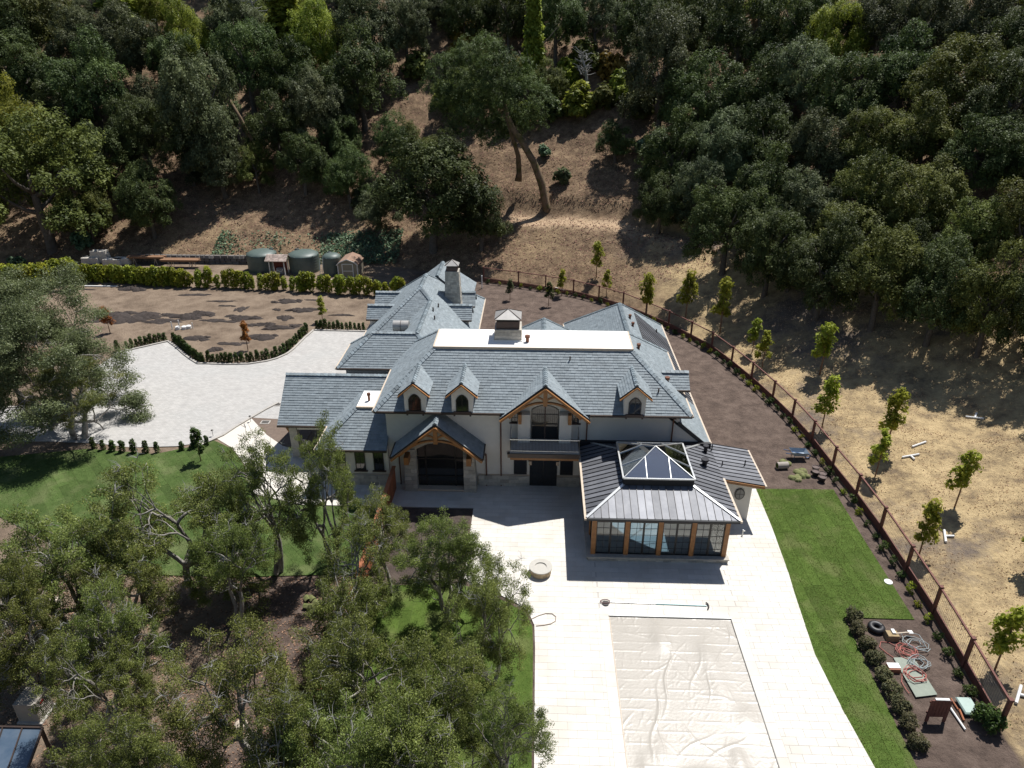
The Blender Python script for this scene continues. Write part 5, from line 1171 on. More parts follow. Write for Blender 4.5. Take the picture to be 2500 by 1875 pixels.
for k in range(13):                                        # bellies of trapped air
    cx_, cy_ = rr.uniform(PX0 + .5, PX1 - .5), rr.uniform(18, 30.5); Z += rr.uniform(.03, .075) * np.exp(-((X - cx_) / rr.uniform(.3, .8)) ** 2 - ((Y - cy_) / rr.uniform(.4, 1.1)) ** 2)
for k in range(260):                                       # fine puckers
    cx_, cy_ = rr.uniform(PX0, PX1), rr.uniform(16, 31); a_ = rr.uniform(.5, 2.2); u = (X - cx_) * math.cos(a_) + (Y - cy_) * math.sin(a_); v = -(X - cx_) * math.sin(a_) + (Y - cy_) * math.cos(a_)
    Z += .008 * np.exp(-(v / .03) ** 2 - (u / .22) ** 2)
Z += .05 * np.exp(-((X - 9.7) / .55) ** 2) * np.exp(-((Y - 26.2) / 1.6) ** 2)
V = np.stack([X.ravel() - (PX0 + PX1) / 2, Y.ravel() - 22, Z.ravel() * 1.05 + .035], 1); ii = (np.arange(ny_ - 1)[:, None] * nx_ + np.arange(nx_ - 1)[None, :]).ravel()
cm_ = mat('beige_vinyl', (.345, .318, .275), (.37, .34, .295), .6, .36, bump=.12, bscale=7, spec=.5)
me_ = mesh_np('cover_sheet', V, np.stack([ii, ii + 1, ii + 1 + nx_, ii + nx_], 1), np.full(len(V), .5), cm_); me_.polygons.foreach_set('use_smooth', [True] * len(me_.polygons))
o = bpy.data.objects.new('cover_sheet', me_); COL.objects.link(o); o.parent = pool
MB().box(PX0, PX1, PY1 - .11, PY1 - .02, .05, .13).build('leading_bar', M['alu'], pool)
MB().box(PX1 - .045, PX1 - .003, 13, PY1 - .12, .03, .075).build('track', M['frame'], pool); MB().box(PX0 + .003, PX0 + .04, 13, PY1 - .12, .03, .06).build('track', M['cream'], pool)
# ---- skimmer net and brush pole
a0, b0 = atz(1478, 1472), atz(1725, 1482)
pn = thing('skimmer_pole', 'long pool pole with leaf net and brush lying on the patio', 'pool pole', (a0[0], a0[1], .05))
MB().tube([(a0[0] + .3, a0[1], .09), ((a0[0] + b0[0]) / 2, (a0[1] + b0[1]) / 2, .09)], .022, 8).build('pole', M['alu'], pn)
MB().tube([((a0[0] + b0[0]) / 2, (a0[1] + b0[1]) / 2, .09), (b0[0], b0[1], .09)], .026, 8).build('pole', mat('teal_pole', (.25, .50, .52), None, 2, .4), pn)
MB().tube([(b0[0], b0[1] + .25, .12), (b0[0] + .08, b0[1] + .15, .12), (b0[0] + .1, b0[1], .12), (b0[0] + .08, b0[1] - .15, .12), (b0[0], b0[1] - .28, .12)], .04, 8).build('brush', M['frame'], pn)
rim = [(a0[0] + .28 * math.cos(t * .524) - .02, a0[1] + .16 * math.sin(t * .524), .12) for t in range(13)]
MB().tube(rim, .025, 6).build('net_rim', mat('red_rim', (.10, .03, .03), None, 3, .5), pn)
nb = MB().lathe((a0[0], a0[1] - .12, .05), [(.02, 0), (.14, .01), (.2, .06)], 14); nb.build('net_bag', M['frame'], pn)
# ---- fire pit
fp = thing('fire_pit', 'round stone fire pit with grey rim on the patio', 'fire pit', (.57, 34.5, .046))
st = MB(); 
for r_i in range(2):
    for k in range(14):
        a_, b_ = (k + .5 * r_i) * 6.2832 / 14 + .008, (k + 1 + .5 * r_i) * 6.2832 / 14 - .008; z_0, z_1 = .046 + r_i * .21, .046 + r_i * .21 + .203
        pts = [(.57 + R_ * math.cos(t_), 34.5 + R_ * math.sin(t_)) for R_, t_ in ((.42, a_), (.64, a_), (.645, (a_ + b_) / 2), (.64, b_), (.42, b_))]
        MB().prism([(*p, z_0) for p in pts], (0, 0, z_1 - z_0), random.random()).build('stone', mat('tan_stone', (.50, .38, .23), (.40, .31, .2), 4, .85, bump=.5, tint=.4) if k == 0 and r_i == 0 else bpy.data.materials['tan_stone'], fp)
MB().lathe((.57, 34.5, .0), [(.36, .47), (.36, .53), (.71, .53), (.72, .52), (.72, .475), (.70, .465), (.36, .465)], 40).build('rim', mat('grey_rim', (.47, .45, .40), (.42, .40, .36), 4, .8, bump=.15), fp)
MB().lathe((.57, 34.5, .0), [(.0, .30), (.37, .30)], 24).build('pan', M['frame'], fp)
lv = mat('lava_rock', (.10, .10, .11), (.17, .17, .18), 8, .9, tint=.6)
mb = MB()
for k in range(120):
    a_, q_ = random.random() * 6.283, .33 * math.sqrt(random.random()); x, y, s_ = .57 + q_ * math.cos(a_), 34.5 + q_ * math.sin(a_), random.uniform(.025, .045)
    mb.frustum((x - s_, x + s_, y - s_, y + s_), .36, (x - s_ * .6, x + s_ * .5, y - s_ * .5, y + s_ * .7), .36 + s_ * 1.8, random.random())
mb.build('lava_rock', lv, fp, kind='stuff')
# garden hose loop on the patio
def tube_thing(name, lab, cat, path, r, m, n=7):
    o = MB().tube(path, r, n).build(name, m); return tag(o, lab, cat)
hp = [atz(*((1250 + x * .31646), (1400 + y * .31646))) for x, y in ((75, 372), (150, 358), (210, 330), (260, 316), (310, 318), (338, 340), (335, 375), (300, 395), (240, 407), (185, 412))]
tube_thing('garden_hose', 'brown garden hose looping from the lawn onto the patio', 'hose', [(p[0], p[1], .075) for p in hp], .02, mat('hose', (.28, .20, .15), None, 4, .6))
# ---- long red fence at the slope foot
redw = mat('red_cedar', (.17, .062, .045), (.11, .042, .032), 4, .75, bump=.4, bscale=12)
fence = thing('long_fence', 'long dark red post and wire fence curving along the slope foot', 'fence', (FENCE[0][0], FENCE[0][1], 0))
wire = mat('fence_wire', (.10, .09, .085), None, 5, .5, metal=.5)
for k, p in enumerate(FENCE):
    po = MB().box(p[0] - .085, p[0] + .085, p[1] - .085, p[1] + .085, -.2, 2.0).build('post', redw, fence)
    MB().frustum((p[0] - .12, p[0] + .12, p[1] - .12, p[1] + .12), 2.0, (p[0] - .1, p[0] + .1, p[1] - .1, p[1] + .1), 2.07).build('post_cap', redw, po)
    if k < len(FENCE) - 1:
        q = FENCE[k + 1]
        MB().beam((*p, 1.93), (*q, 1.93), .1, .09).build('top_rail', redw, fence); MB().beam((*p, .52), (*q, .52), .07, .09).build('bottom_rail', redw, fence)
        for hh in (.12, .34): MB().beam((*p, hh), (*q, hh), .045, .2).build('retaining_board', redw, fence)
        wm_ = MB()
        for zz in np.arange(.65, 1.9, .16): wm_.beam((*p, zz), (*q, zz), .007, .007)
        L = math.dist(p, q)
        for i in range(1, int(L / .16)): t = i * .16 / L; x, y = p[0] + (q[0] - p[0]) * t, p[1] + (q[1] - p[1]) * t; wm_.beam((x, y, .56), (x, y, 1.9), .006, .006)
        wm_.build('wire_mesh', wire, fence, kind='stuff')
# ---- cedar board fence between the oaks
of = thing('board_fence', 'orange red cedar board fence running through the live oaks', 'fence', (-10.1, 43.4, 0)); cedar = mat('orange_cedar', (.36, .125, .05), (.26, .09, .04), 5, .75, bump=.3, tint=.4)
y = 43.3; k = 0
while y > 18:
    if k % 16 == 0: MB().box(-10.16, -10.04, y - .06, y + .06, 0, 1.85).build('post', cedar, of)
    MB().box(-10.03, -10.0, y - .145, y, .05, 1.72 + random.uniform(-.01, .01), random.random()).build('board', cedar, of); y -= .152; k += 1
MB().box(-10.2, -9.93, 18, 43.35, 1.86, 1.91).build('cap_rail', cedar, of); MB().box(-10.09, -10.032, 18, 43.3, 1.35, 1.45).build('rail', cedar, of); MB().box(-10.09, -10.032, 18, 43.3, .3, .4).build('rail', cedar, of)
# ---- water tanks
tgreen = mat('green_polythene', (.075, .105, .094), (.095, .128, .115), 2, .5, c3=(.115, .145, .135)); tlid = mat('tank_lid', (.03, .04, .04), None, 3, .5)
def tank(x, y, r, hgt, lab, lidside):
    t = thing('water_tank', lab, 'water tank', (x, y, 0), 'green water tanks'); pr = [(r * .99, 0)]
    for i in range(6): z_ = hgt * .8 * (i + .5) / 6; pr += [(r, z_ - .06), (r * .992, z_), (r, z_ + .06)]
    pr += [(r, hgt * .82), (r * .97, hgt * .86), (r * .75, hgt * .95), (r * .4, hgt * .99), (.01, hgt)]
    MB().lathe((x, y, 0), pr, 36).build('tank_body', tgreen, t, True); MB().lathe((x + lidside * r * .55, y + r * .5, hgt * .94), [(.32, 0), (.32, .14), (.28, .18), (.01, .2)], 18).build('lid', tlid, t)
    for k in range(10): a_ = k * .628; MB().box(x + r * .985 * math.cos(a_) - .07, x + r * .985 * math.cos(a_) + .07, y + r * .985 * math.sin(a_) - .07, y + r * .985 * math.sin(a_) + .07, hgt * .78, hgt * .86).build('lug', tgreen, t)
    MB().tube([(x + r * .3, y - r * .96, .2), (x + r * .3, y - r * 1.15, .2)], .06, 8).build('outlet', tlid, t)
tank(-38.6, 96.6, 2.05, 2.75, 'left green water tank, partly behind the little shingled shelter', 1); tank(-32.6, 96.4, 2.1, 2.75, 'middle wide green water tank', -1); tank(-28.2, 94.9, 1.28, 2.9, 'right narrow green water tank with a ladder in front', -.6)
t = thing('ladder', 'white extension ladder leaning on the narrow tank', 'ladder', (-29.3, 92.9, 0))
for dx in (-.2, .2): MB().beam((-29.3 + dx, 92.9, 0), (-29.2 + dx, 93.5, 2.6), .05, .07).build('stile', M['alu'], t)
for k in range(8): f_ = (k + .7) / 8.4; MB().beam((-29.5 + .1 * f_, 92.9 + .6 * f_, 2.6 * f_), (-29.1 + .1 * f_, 92.9 + .6 * f_, 2.6 * f_), .04, .04).build('rung', M['alu'], t)
# ---- little shelter with shingle roof
t = thing('pump_shelter', 'small shingle roofed shelter with a red back between the tanks', 'shelter', (-35.6, 94.3, 0)); shg = mat('cedar_shingle', (.42, .35, .30), (.30, .22, .19), 5, .9, tint=.6)
for dx in (-1.0, 1.05):
    for dy in (-.6, .9): MB().box(-35.6 + dx - .06, -35.6 + dx + .06, 94.3 + dy - .06, 94.3 + dy + .06, 0, 2.15).build('post', plastic_w, t)
MB().box(-36.5, -34.65, 95.1, 95.16, .2, 2.0).build('back_panel', mat('red_panel', (.20, .05, .03), (.15, .04, .025), 4, .8), t)
rf = MB().prism([(-37.05, 93.3, 2.1), (-34.1, 93.3, 2.1), (-34.1, 94.5, 2.75), (-37.05, 94.5, 2.75)], (0, 0, -.06)).prism([(-37.05, 95.7, 2.1), (-34.1, 95.7, 2.1), (-34.1, 94.5, 2.75), (-37.05, 94.5, 2.75)], (0, 0, -.06)).build('roof', shg, t)
for r_i in range(6):
    x = -37.05
    while x < -34.15:
        wd = random.uniform(.14, .3); wd = min(wd, -34.1 - x); y_ = 93.3 + r_i * .2; z_ = 2.1 + r_i * .2 * .542
        MB().prism([(x + .004, y_ - .02, z_ + .02), (x + wd - .004, y_ - .02, z_ + .02), (x + wd - .004, y_ + .21, z_ + .115), (x + .004, y_ + .21, z_ + .115)], (0, 0, .02), random.random()).build('shingle', shg, rf); x += wd
MB().box(-36.0, -35.1, 94.4, 94.9, 0, .8).build('pump', mat('pump_grey', (.45, .42, .40), (.3, .28, .27), 6, .5), t)
MB().tube([(-36.1, 94.0, .3), (-35.6, 93.9, .7), (-35.2, 94.0, .4), (-34.9, 93.9, .8)], .05, 7).build('pipe', plastic_w, t)
# ---- garden shed
t = thing('garden_shed', 'small tan shed with white trimmed double door and brown roof', 'shed', (-25.3, 94.3, 0)); tan = mat('tan_siding', (.32, .28, .21), (.28, .25, .19), 3, .85); rfm = mat('brown_roofing', (.30, .19, .13), (.22, .14, .10), 4, .9, bump=.4)
sx0, sx1, sy0, sy1 = -26.95, -24.2, 92.9, 96.2
MB().prism([(sx0, sy0, 0), (sx1, sy0, 0), (sx1, sy0, 1.85), ((sx0 + sx1) / 2, sy0, 2.55), (sx0, sy0, 1.85)], (0, sy1 - sy0, 0)).build('wall', tan, t)
xm = (sx0 + sx1) / 2
pts = [(sx0 - .12, 1.80), (sx0 + .35, 2.22), (xm, 2.62), (sx1 - .35, 2.22), (sx1 + .12, 1.80)]
mb = MB()
for p, q in zip(pts[:-1], pts[1:]): mb.prism([(p[0], sy0 - .15, p[1]), (q[0], sy0 - .15, q[1]), (q[0], sy1 + .15, q[1]), (p[0], sy1 + .15, p[1])], (0, 0, .06))
mb.build('roof', rfm, t)
for xx in (sx0 + .05, sx1 - .05): MB().box(xx - .06, xx + .06, sy0 - .03, sy0 - .002, 0, 1.8).build('corner_trim', plastic_w, t)
d_ = MB().box(xm - .72, xm + .72, sy0 - .035, sy0 - .003, .05, 1.95).build('door', tan, t)
for (u0, u1, v0, v1) in ((-.78, -.66, .05, 2.0), (.66, .78, .05, 2.0), (-.66, .66, 1.9, 2.0), (-.66, .66, .95, 1.04), (-.66, .66, .05, .14)): MB().box(xm + u0, xm + u1, sy0 - .06, sy0 - .036, v0, v1).build('trim', plastic_w, d_)
MB().beam((sx0 - .1, sy0 - .17, 1.82), (sx0 + .36, sy0 - .17, 2.22), .04, .12).beam((sx0 + .36, sy0 - .17, 2.22), (xm, sy0 - .17, 2.62), .04, .12).beam((sx1 + .1, sy0 - .17, 1.82), (sx1 - .36, sy0 - .17, 2.22), .04, .12).beam((sx1 - .36, sy0 - .17, 2.22), (xm, sy0 - .17, 2.62), .04, .12).build('bargeboard', plastic_w, t)
MB().prism([(-27.9, 91.6, .03), (-27.0, 92.2, .03), (-26.5, 92.7, .03), (-27.3, 92.8, .03)], (0, 0, .06)).build('ramp', cm, t)
# ---- stacked timber on sawhorses, stone pallets, rubble wall
lumber = mat('lumber', (.20, .10, .05), (.28, .16, .09), 5, .85, tint=.5); sawm = mat('sawhorse', (.45, .38, .30), None, 4, .8)
for (px, lab, cov) in ((zA(1405, 290), 'stack of brown boards on pale sawhorses behind the hedge', True), (zA(1140, 265), 'dark stack of boards in the shade behind the hedge', False)):
    x, y, _ = atz(*px); t = thing('lumber_stack', lab, 'lumber', (x, y, 0))
    for k in range(12): MB().box(x - 2.6 + random.uniform(-.2, .2), x + 2.6 + random.uniform(-.3, .3), y - .6 + (k % 4) * .3, y - .33 + (k % 4) * .3, .92 + (k // 4) * .09, 1.0 + (k // 4) * .09, random.random()).build('board', lumber, t)
    for dx in (-1.6, 1.5):
        for dy in (-.55, .6):
            MB().beam((x + dx - .25, y + dy, 0), (x + dx, y + dy * .8, .9), .07, .07).build('sawhorse_leg', sawm, t); MB().beam((x + dx + .25, y + dy, 0), (x + dx, y + dy * .8, .9), .07, .07).build('sawhorse_leg', sawm, t)
        MB().box(x + dx - .05, x + dx + .05, y - .65, y + .7, .82, .915).build('sawhorse_top', sawm, t)
blk = mat('cut_stone', (.62, .58, .52), (.52, .48, .42), 3, .85, bump=.3)
for i, (px, n_, lab) in enumerate(((zA(785, 255), 4, 'tall pale stack of cut stone blocks behind the hedge'), (zA(880, 275), 2, 'low pale stack of cut stone blocks right of the tall one'), (zA(715, 262), 2, 'small pale heap of cut stone left of the tall stack'), (zA(950, 268), 2, 'greyish stone stack beside the dark boards'))):
    x, y, _ = atz(*px); t = thing('stone_stack', lab, 'stone stack', (x, y, 0))
    for k in range(n_):
        w_ = 1.3 - .08 * k
        for j in range(2): MB().box(x - w_ + j * w_ + .01, x - .01 + j * w_, y - .6, y + .6, .1 + k * .42, .1 + k * .42 + .41, random.random()).build('block', blk, t)
    MB().box(x - 1.3, x + 1.3, y - .6, y + .6, 0, .095).build('pallet', lumber, t)
rk = mat('dark_rock', (.10, .09, .085), (.17, .155, .14), 4, .95, bump=.6, tint=.5)
t = thing('rubble_wall', 'low dark rubble retaining wall along the shaded bank', 'stone wall', (-50, 99.2, 0)); q = random.Random(3)
for r_i in range(3):
    x = -58.0
    while x < -40: wd = q.uniform(.5, 1.1); MB().frustum((x, x + wd - .04, 98.8 + q.uniform(-.08, .08), 99.6), .0 + r_i * .4, (x + .06, x + wd - .1, 98.95, 99.5), .38 + r_i * .4, q.random()).build('stone', rk, t); x += wd
# ---- mulch heaps in the bare yard
mulm = mat('mulch_heap_soil', (.030, .023, .020), (.055, .042, .036), 5, .95, bump=1, bscale=12)
def heap(px, rx, ry, hgt, lab, seed):
    x0h, y0h, _ = atz(*px); q = np.random.default_rng(seed); mb = MB()
    blobs = [(0, 0, 1.0)] + [(q.uniform(-.95, .95), q.uniform(-.6, .6), q.uniform(.3, .6)) for _ in range(6)]
    for bi, (ox, oy, bs) in enumerate(blobs):
        x, y = x0h + ox * rx, y0h + oy * ry; n = 20; A = np.linspace(0, 2 * np.pi, n, endpoint=False); rings = 5; base_ = len(mb.v)
        sh = 1 + .22 * np.sin(2 * A + q.random() * 6) + .16 * np.sin(3 * A + q.random() * 6) + .12 * np.sin(5 * A + q.random() * 6) + .09 * q.normal(size=n)
        hb = hgt * (.35 + .65 * bs) * .75
        for i in range(rings):
            f_ = 1 - i / rings
            for k in range(n): mb.v.append((x + rx * bs * .8 * sh[k] * f_ * math.cos(A[k]), y + ry * bs * .8 * sh[k] * f_ * math.sin(A[k]), hb * (1 - f_ ** 1.3) * (1 + .25 * q.normal()) - (.06 if i == 0 else 0))); mb.t.append(.5)
        mb.v.append((x, y, hb)); mb.t.append(.5)
        for i in range(rings - 1):
            for k in range(n): k2 = (k + 1) % n; mb.f.append((base_ + i * n + k, base_ + i * n + k2, base_ + (i + 1) * n + k2, base_ + (i + 1) * n + k))
        for k in range(n): mb.f.append((base_ + (rings - 1) * n + k, base_ + (rings - 1) * n + (k + 1) % n, base_ + rings * n))
    tag(mb.build('mulch_heap', mulm, None, True), lab, 'mulch heap', 'mulch heaps in the bare yard')
hs = [((440, 485), 2.0, .9, .35), ((1010, 465), 1.7, .9, .5), ((1530, 505), 2.0, .5, .2), ((1700, 555), 1.6, .35, .15), ((1860, 615), .7, 1.1, .2), ((920, 690), 2.6, 1.9, .55), ((1130, 665), 2.6, 1.3, .45), ((1040, 690), 2.0, 1.2, .35), ((1420, 675), 2.2, 1.2, .45), ((1560, 650), 1.7, 1.0, .4), ((1290, 705), 2.4, .7, .25), ((1500, 840), 1.35, .9, .35), ((1650, 925), .95, .75, .3), ((1700, 710), 2.0, .55, .2), ((1880, 685), 2.2, 1.0, .4), ((1640, 700), 1.3, .4, .15), ((860, 655), 1.7, .9, .3), ((1220, 720), 1.5, .5, .2), ((640, 463), 1.5, .3, .12), ((1760, 590), 1.0, .3, .12)]
hs2 = [((750, 650), 1.7, .9, .4), ((640, 722), .55, .45, .2), ((910, 730), 2.0, .9, .4), ((715, 800), 1.0, 1.1, .4), ((580, 855), 1.3, .6, .3), ((660, 885), 1.8, .9, .4), ((520, 970), 1.7, 1.3, .4), ((960, 635), 1.2, .3, .1), ((1240, 770), 1.3, .35, .15), ((800, 865), .8, .5, .15), ((430, 860), 1.0, .5, .2), ((260, 1030), 1.5, .5, .15)]
al = [(zA(*p), a_, b_, c_) for p, a_, b_, c_ in hs] + [(zB(*p), a_, b_, c_) for p, a_, b_, c_ in hs2]
al.sort(key=lambda t: t[0][0])
for k, (px, a_, b_, c_) in enumerate(al): heap(px, a_, b_, c_, 'dark mulch heap in the bare yard, %s counted from the left' % ORD[k] if k < 32 else 'dark mulch heap in the bare yard', k)
# risers and lids in the yard
t = thing('septic_riser', 'group of white pipes and lids standing in the bare yard', 'pipes', atz(*zA(1410, 760)))
for (px, h_, r_) in ((zA(1330, 770), .9, .06), (zA(1388, 770), 1.1, .06), (zA(1490, 765), .7, .05)): x, y, _ = atz(*px); MB().tube([(x, y, 0), (x, y, h_)], r_, 10).build('pipe', plastic_w, t)
for px in (zA(1373, 770), zA(1422, 768), zA(1458, 762)): x, y, _ = atz(*px); MB().lathe((x, y, 0), [(.3, 0), (.28, .3), (.22, .34), (.01, .35)], 16).build('lid', plastic_w, t)
x, y, _ = atz(*zA(780, 440)); tag(MB().box(x - 2.2, x + 2.2, y - .1, y + .1, 0, .1).build('pipe_bundle', plastic_w), 'long white pipes lying along the hedge foot', 'pipe')
# path lights, grates
for k, (px, lab) in enumerate(((zG(1935, 95), 'black path light at the corner of the driveway and walkway'), (zG(1645, 205), 'black path light at the end of the box shrub row'))):
    x, y, _ = atz(*px); t = thing('path_light', lab, 'path light', (x, y, 0)); MB().tube([(x, y, 0), (x, y, .6)], .02, 6).build('stem', M['frame'], t); MB().lathe((x, y, .55), [(.11, 0), (.1, .04), (.02, .09)], 12).build('lamp_head', M['frame'], t)
for k, (px, lab) in enumerate(((zG(2048, 100), 'metal drain grate in the bare bed by the carport'), (zA(2137, 1355), 'metal drain grate at the driveway edge by the carport'))):
    x, y, _ = atz(*px); t = thing('drain_grate', lab, 'drain grate', (x, y, .03)); MB().box(x - .4, x + .4, y - .3, y + .3, .02, .05).build('frame', cm, t)
    for j in range(5): MB().box(x - .3, x + .3, y - .2 + j * .09, y - .15 + j * .09, .051, .06).build('bar', M['frame'], t)
# ---- wheelbarrow, sod rolls and pots near the fence
x, y, _ = atz(*zD(470, 690)); t = thing('wheelbarrow', 'blue wheelbarrow beside the fence', 'wheelbarrow', (x, y, 0)); bl = mat('blue_steel', (.10, .16, .30), (.07, .11, .2), 4, .45, metal=.3)
tr = MB(); a_, b_ = (x - .45, x + .45, y - .3, y + .3), (x - .72, x + .62, y - .42, y + .42); tr.add([(a_[0], a_[2], .35), (a_[1], a_[2], .35), (a_[1], a_[3], .35), (a_[0], a_[3], .35), (b_[0], b_[2], .72), (b_[1], b_[2], .66), (b_[1], b_[3], .66), (b_[0], b_[3], .72)], [(0, 1, 2, 3), (0, 4, 5, 1), (1, 5, 6, 2), (2, 6, 7, 3), (3, 7, 4, 0)]); tr.build('tray', mat('grey_tray', (.30, .36, .42), None, 3, .5), t)
for dy in (-.28, .28):
    MB().beam((x - 1.15, y + dy, .6), (x + .5, y + dy * .4, .28), .05, .05).build('handle', bl, t); MB().tube([(x - .4, y + dy, .4), (x - .45, y + dy, 0)], .025, 6).build('leg', bl, t)
MB().tube([(x + .7 + .2 * math.cos(k * .524), y, .2 + .17 * math.sin(k * .524)) for k in range(13)], .05, 8).build('wheel', bl, t)
x, y, _ = atz(*zD(345, 770)); t = thing('sod_roll', 'rolled tube of turf lying at the lawn end', 'sod roll', (x, y, 0)); MB().tube([(x - .42, y, .25), (x + .42, y + .1, .25)], .27, 16).build('roll', mat('grey_mat', (.35, .31, .27), (.28, .25, .22), 4, .9), t); MB().tube([(x - .43, y - .002, .25), (x - .4, y, .25)], .2, 16).build('roll_end', sod_r, t)
gs = mat('old_sod', (.20, .19, .09), (.10, .13, .03), 3, .95, bump=.6)
for k, (px, s_, lab) in enumerate(((zD(375, 725), .5, 'crumpled sod scrap behind the turf roll'), (zD(490, 800), .55, 'pale crumpled sod scrap beside the pots'), (zD(440, 840), .5, 'green crumpled sod scrap on the bare soil'), (zD(520, 835), .4, 'small crumpled sod scrap near the pots'), (zD(460, 860), .35, 'smallest sod scrap nearest the lawn'))):
    x, y, _ = atz(*px); mb = MB(); q = random.Random(k)
    for j in range(5): a_ = q.random() * 6; mb.lathe((x + .25 * math.cos(a_) * s_ * 2, y + .2 * math.sin(a_) * s_ * 2, -.02), [(s_ * .6, 0), (s_ * q.uniform(.4, .6), .14), (s_ * .3, .22), (.01, .25)], 9)
    tag(mb.build('sod_scrap', gs, None, True), lab, 'sod')
for k, (px, lab) in enumerate(((zD(600, 790), 'empty black plant pot farthest from the lawn'), (zD(600, 825), 'empty black plant pot second in the cluster'), (zD(652, 840), 'empty black plant pot right in the cluster'), (zD(652, 868), 'empty black plant pot nearest the lawn'))):
    x, y, _ = atz(*px); t = thing('plant_pot', lab, 'plant pot', (x, y, 0)); MB().lathe((x, y, 0), [(.2, 0), (.26, .34), (.28, .34), (.28, .4), (.25, .4), (.24, .34), (.18, .05), (.0, .05)], 18).build('pot', black_p, t); MB().lathe((x, y, .36), [(.285, 0), (.285, .045), (.25, .045), (.25, 0)], 18).build('pot_rim', M['rust'], t)
# ---- work corner at the lower right
x, y, _ = atz(*zE(752, 590)); tag(MB().tube([(x + .3 * math.cos(k * .349), y + .3 * math.sin(k * .349), .16) for k in range(19)], .17, 10).build('inner_tube', black_p, None, True), 'black inflated inner tube lying on the soil', 'inner tube')
x, y, _ = atz(*zE(1050, 960)); pts = [atz(*zE(*p)) for p in ((885, 815), (1040, 810), (1225, 1100), (1060, 1120))]
tag(MB().prism([(p[0], p[1], .05) for p in pts], (0, 0, .03)).build('plywood_sheet', mat('grey_green_board', (.25, .28, .23), (.20, .23, .19), 2.5, .8, bump=.2)), 'grey green board lying flat under the hoses', 'board')
def coil(c, n, r0, r1, z, seed):
    q = random.Random(seed); P = []; dx = dy = 0
    for i in range(n * 10):
        a_ = i * .628; dx = dx * .9 + q.gauss(0, .05); dy = dy * .9 + q.gauss(0, .05); r_ = q.uniform(.9, 1.1) * (r0 + (r1 - r0) * (i / (n * 10))); P.append((c[0] + dx + r_ * math.cos(a_) * 1.1, c[1] + dy + r_ * math.sin(a_), z + .025 * (i // 10) + q.uniform(0, .03)))
    return P
redh = mat('red_hose', (.42, .13, .10), (.34, .10, .08), 4, .55); gryh = mat('grey_hose', (.30, .34, .34), None, 4, .55)
c1 = atz(*zE(1040, 955)); c2 = atz(*zE(990, 770)); c3 = atz(*zE(1070, 850)); c4 = atz(*zE(1050, 720))
tl = [atz(*zE(*p)) for p in ((900, 720), (850, 695), (790, 690), (780, 730), (840, 780), (930, 840), (955, 930), (950, 1000), (985, 1060), (1010, 1090))]
tube_thing('air_hose', 'red hose coiled neatly on the board', 'hose', coil(c1, 5, .36, .5, .1, 1), .02, redh); tube_thing('air_hose', 'red hose tangled beyond the board with a long tail', 'hose', coil(c2, 6, .25, .55, .06, 2) + [(p[0], p[1], .05) for p in tl], .02, redh)
tube_thing('air_hose', 'grey hose coiled at the far end of the board', 'hose', coil(c3, 5, .25, .48, .1, 3), .02, gryh); tube_thing('air_hose', 'grey hose tangled over the red hose', 'hose', coil(c4, 4, .3, .6, .12, 4), .02, gryh)
x, y, _ = atz(*zE(875, 660)); t = thing('tool_bag', 'open tan tool bag with a shovel across it', 'tool bag', (x, y, 0)); MB().frustum((x - .38, x + .3, y - .25, y + .25), 0, (x - .33, x + .26, y - .22, y + .22), .38).build('bag', mat('tan_canvas', (.36, .27, .15), (.26, .19, .1), 5, .9), t)
MB().beam((x + .05, y - .05, .42), (x + 1.05, y + .25, .25), .07, .05).build('shovel_handle', sawm, t); MB().box(x + .95, x + 1.2, y + .15, y + .38, .22, .27).build('shovel_blade', plastic_w, t); MB().box(x - .05, x + .12, y - .05, y + .26, .38, .47).build('folded_sheet', plastic_w, t)
x, y, _ = atz(*zE(882, 905)); t = thing('cardboard_box', 'open red brown box with white flaps', 'box', (x, y, 0)); MB().box(x - .3, x + .3, y - .2, y + .2, 0, .26).build('box_body', mat('brown_card', (.28, .12, .07), None, 4, .85), t); MB().box(x - .28, x + .32, y - .1, y + .24, .262, .29).build('flap', plastic_w, t)
x, y, _ = atz(*zE(1205, 1300)); t = thing('wooden_panel', 'dark red slatted wooden panel standing upright', 'panel', (x, y, 0))
for k in range(6): MB().box(x - .48 + k * .165, x - .33 + k * .165, y - .03, y + .03, .35 if 1 <= k <= 4 else 0, 1.45).build('slat', redw, t)
MB().box(x - .5, x + .52, y + .032, y + .09, 1.2, 1.32).box(x - .5, x + .52, y + .032, y + .09, .5, .62).build('rail', redw, t); MB().box(x - .3, x + .35, y - .02, y + .1, 1.455, 1.5).build('white_board', plastic_w, t)
for (p, q, m_, r_, lab) in (((1290, 1150), (1440, 1370), plastic_w, .05, 'long white pipe on the soil beside the panel'), ((1330, 1130), (1385, 1215), cedar, .04, 'short orange stake on the soil'), ((1395, 1215), (1430, 1300), cedar, .05, 'thick orange stake on the soil')):
    p, q = atz(*zE(*p)), atz(*zE(*q)); tube_thing('pipe' if r_ == .05 and m_ is plastic_w else 'stake', lab, 'pipe' if m_ is plastic_w else 'stake', [(p[0], p[1], .07), (q[0], q[1], .07)], r_, m_)
x, y, _ = atz(*zE(1455, 1200)); t = thing('storage_tote', 'flat grey green plastic tote by the fence', 'tote', (x, y, 0)); tm_ = mat('sage_plastic', (.30, .40, .36), None, 3, .5); MB().frustum((x - .3, x + .3, y - .4, y + .4), 0, (x - .35, x + .35, y - .46, y + .46), .2).build('tote_body', tm_, t); MB().frustum((x - .38, x + .38, y - .5, y + .5), .2, (x - .33, x + .33, y - .44, y + .44), .26).build('tote_lid', tm_, t)
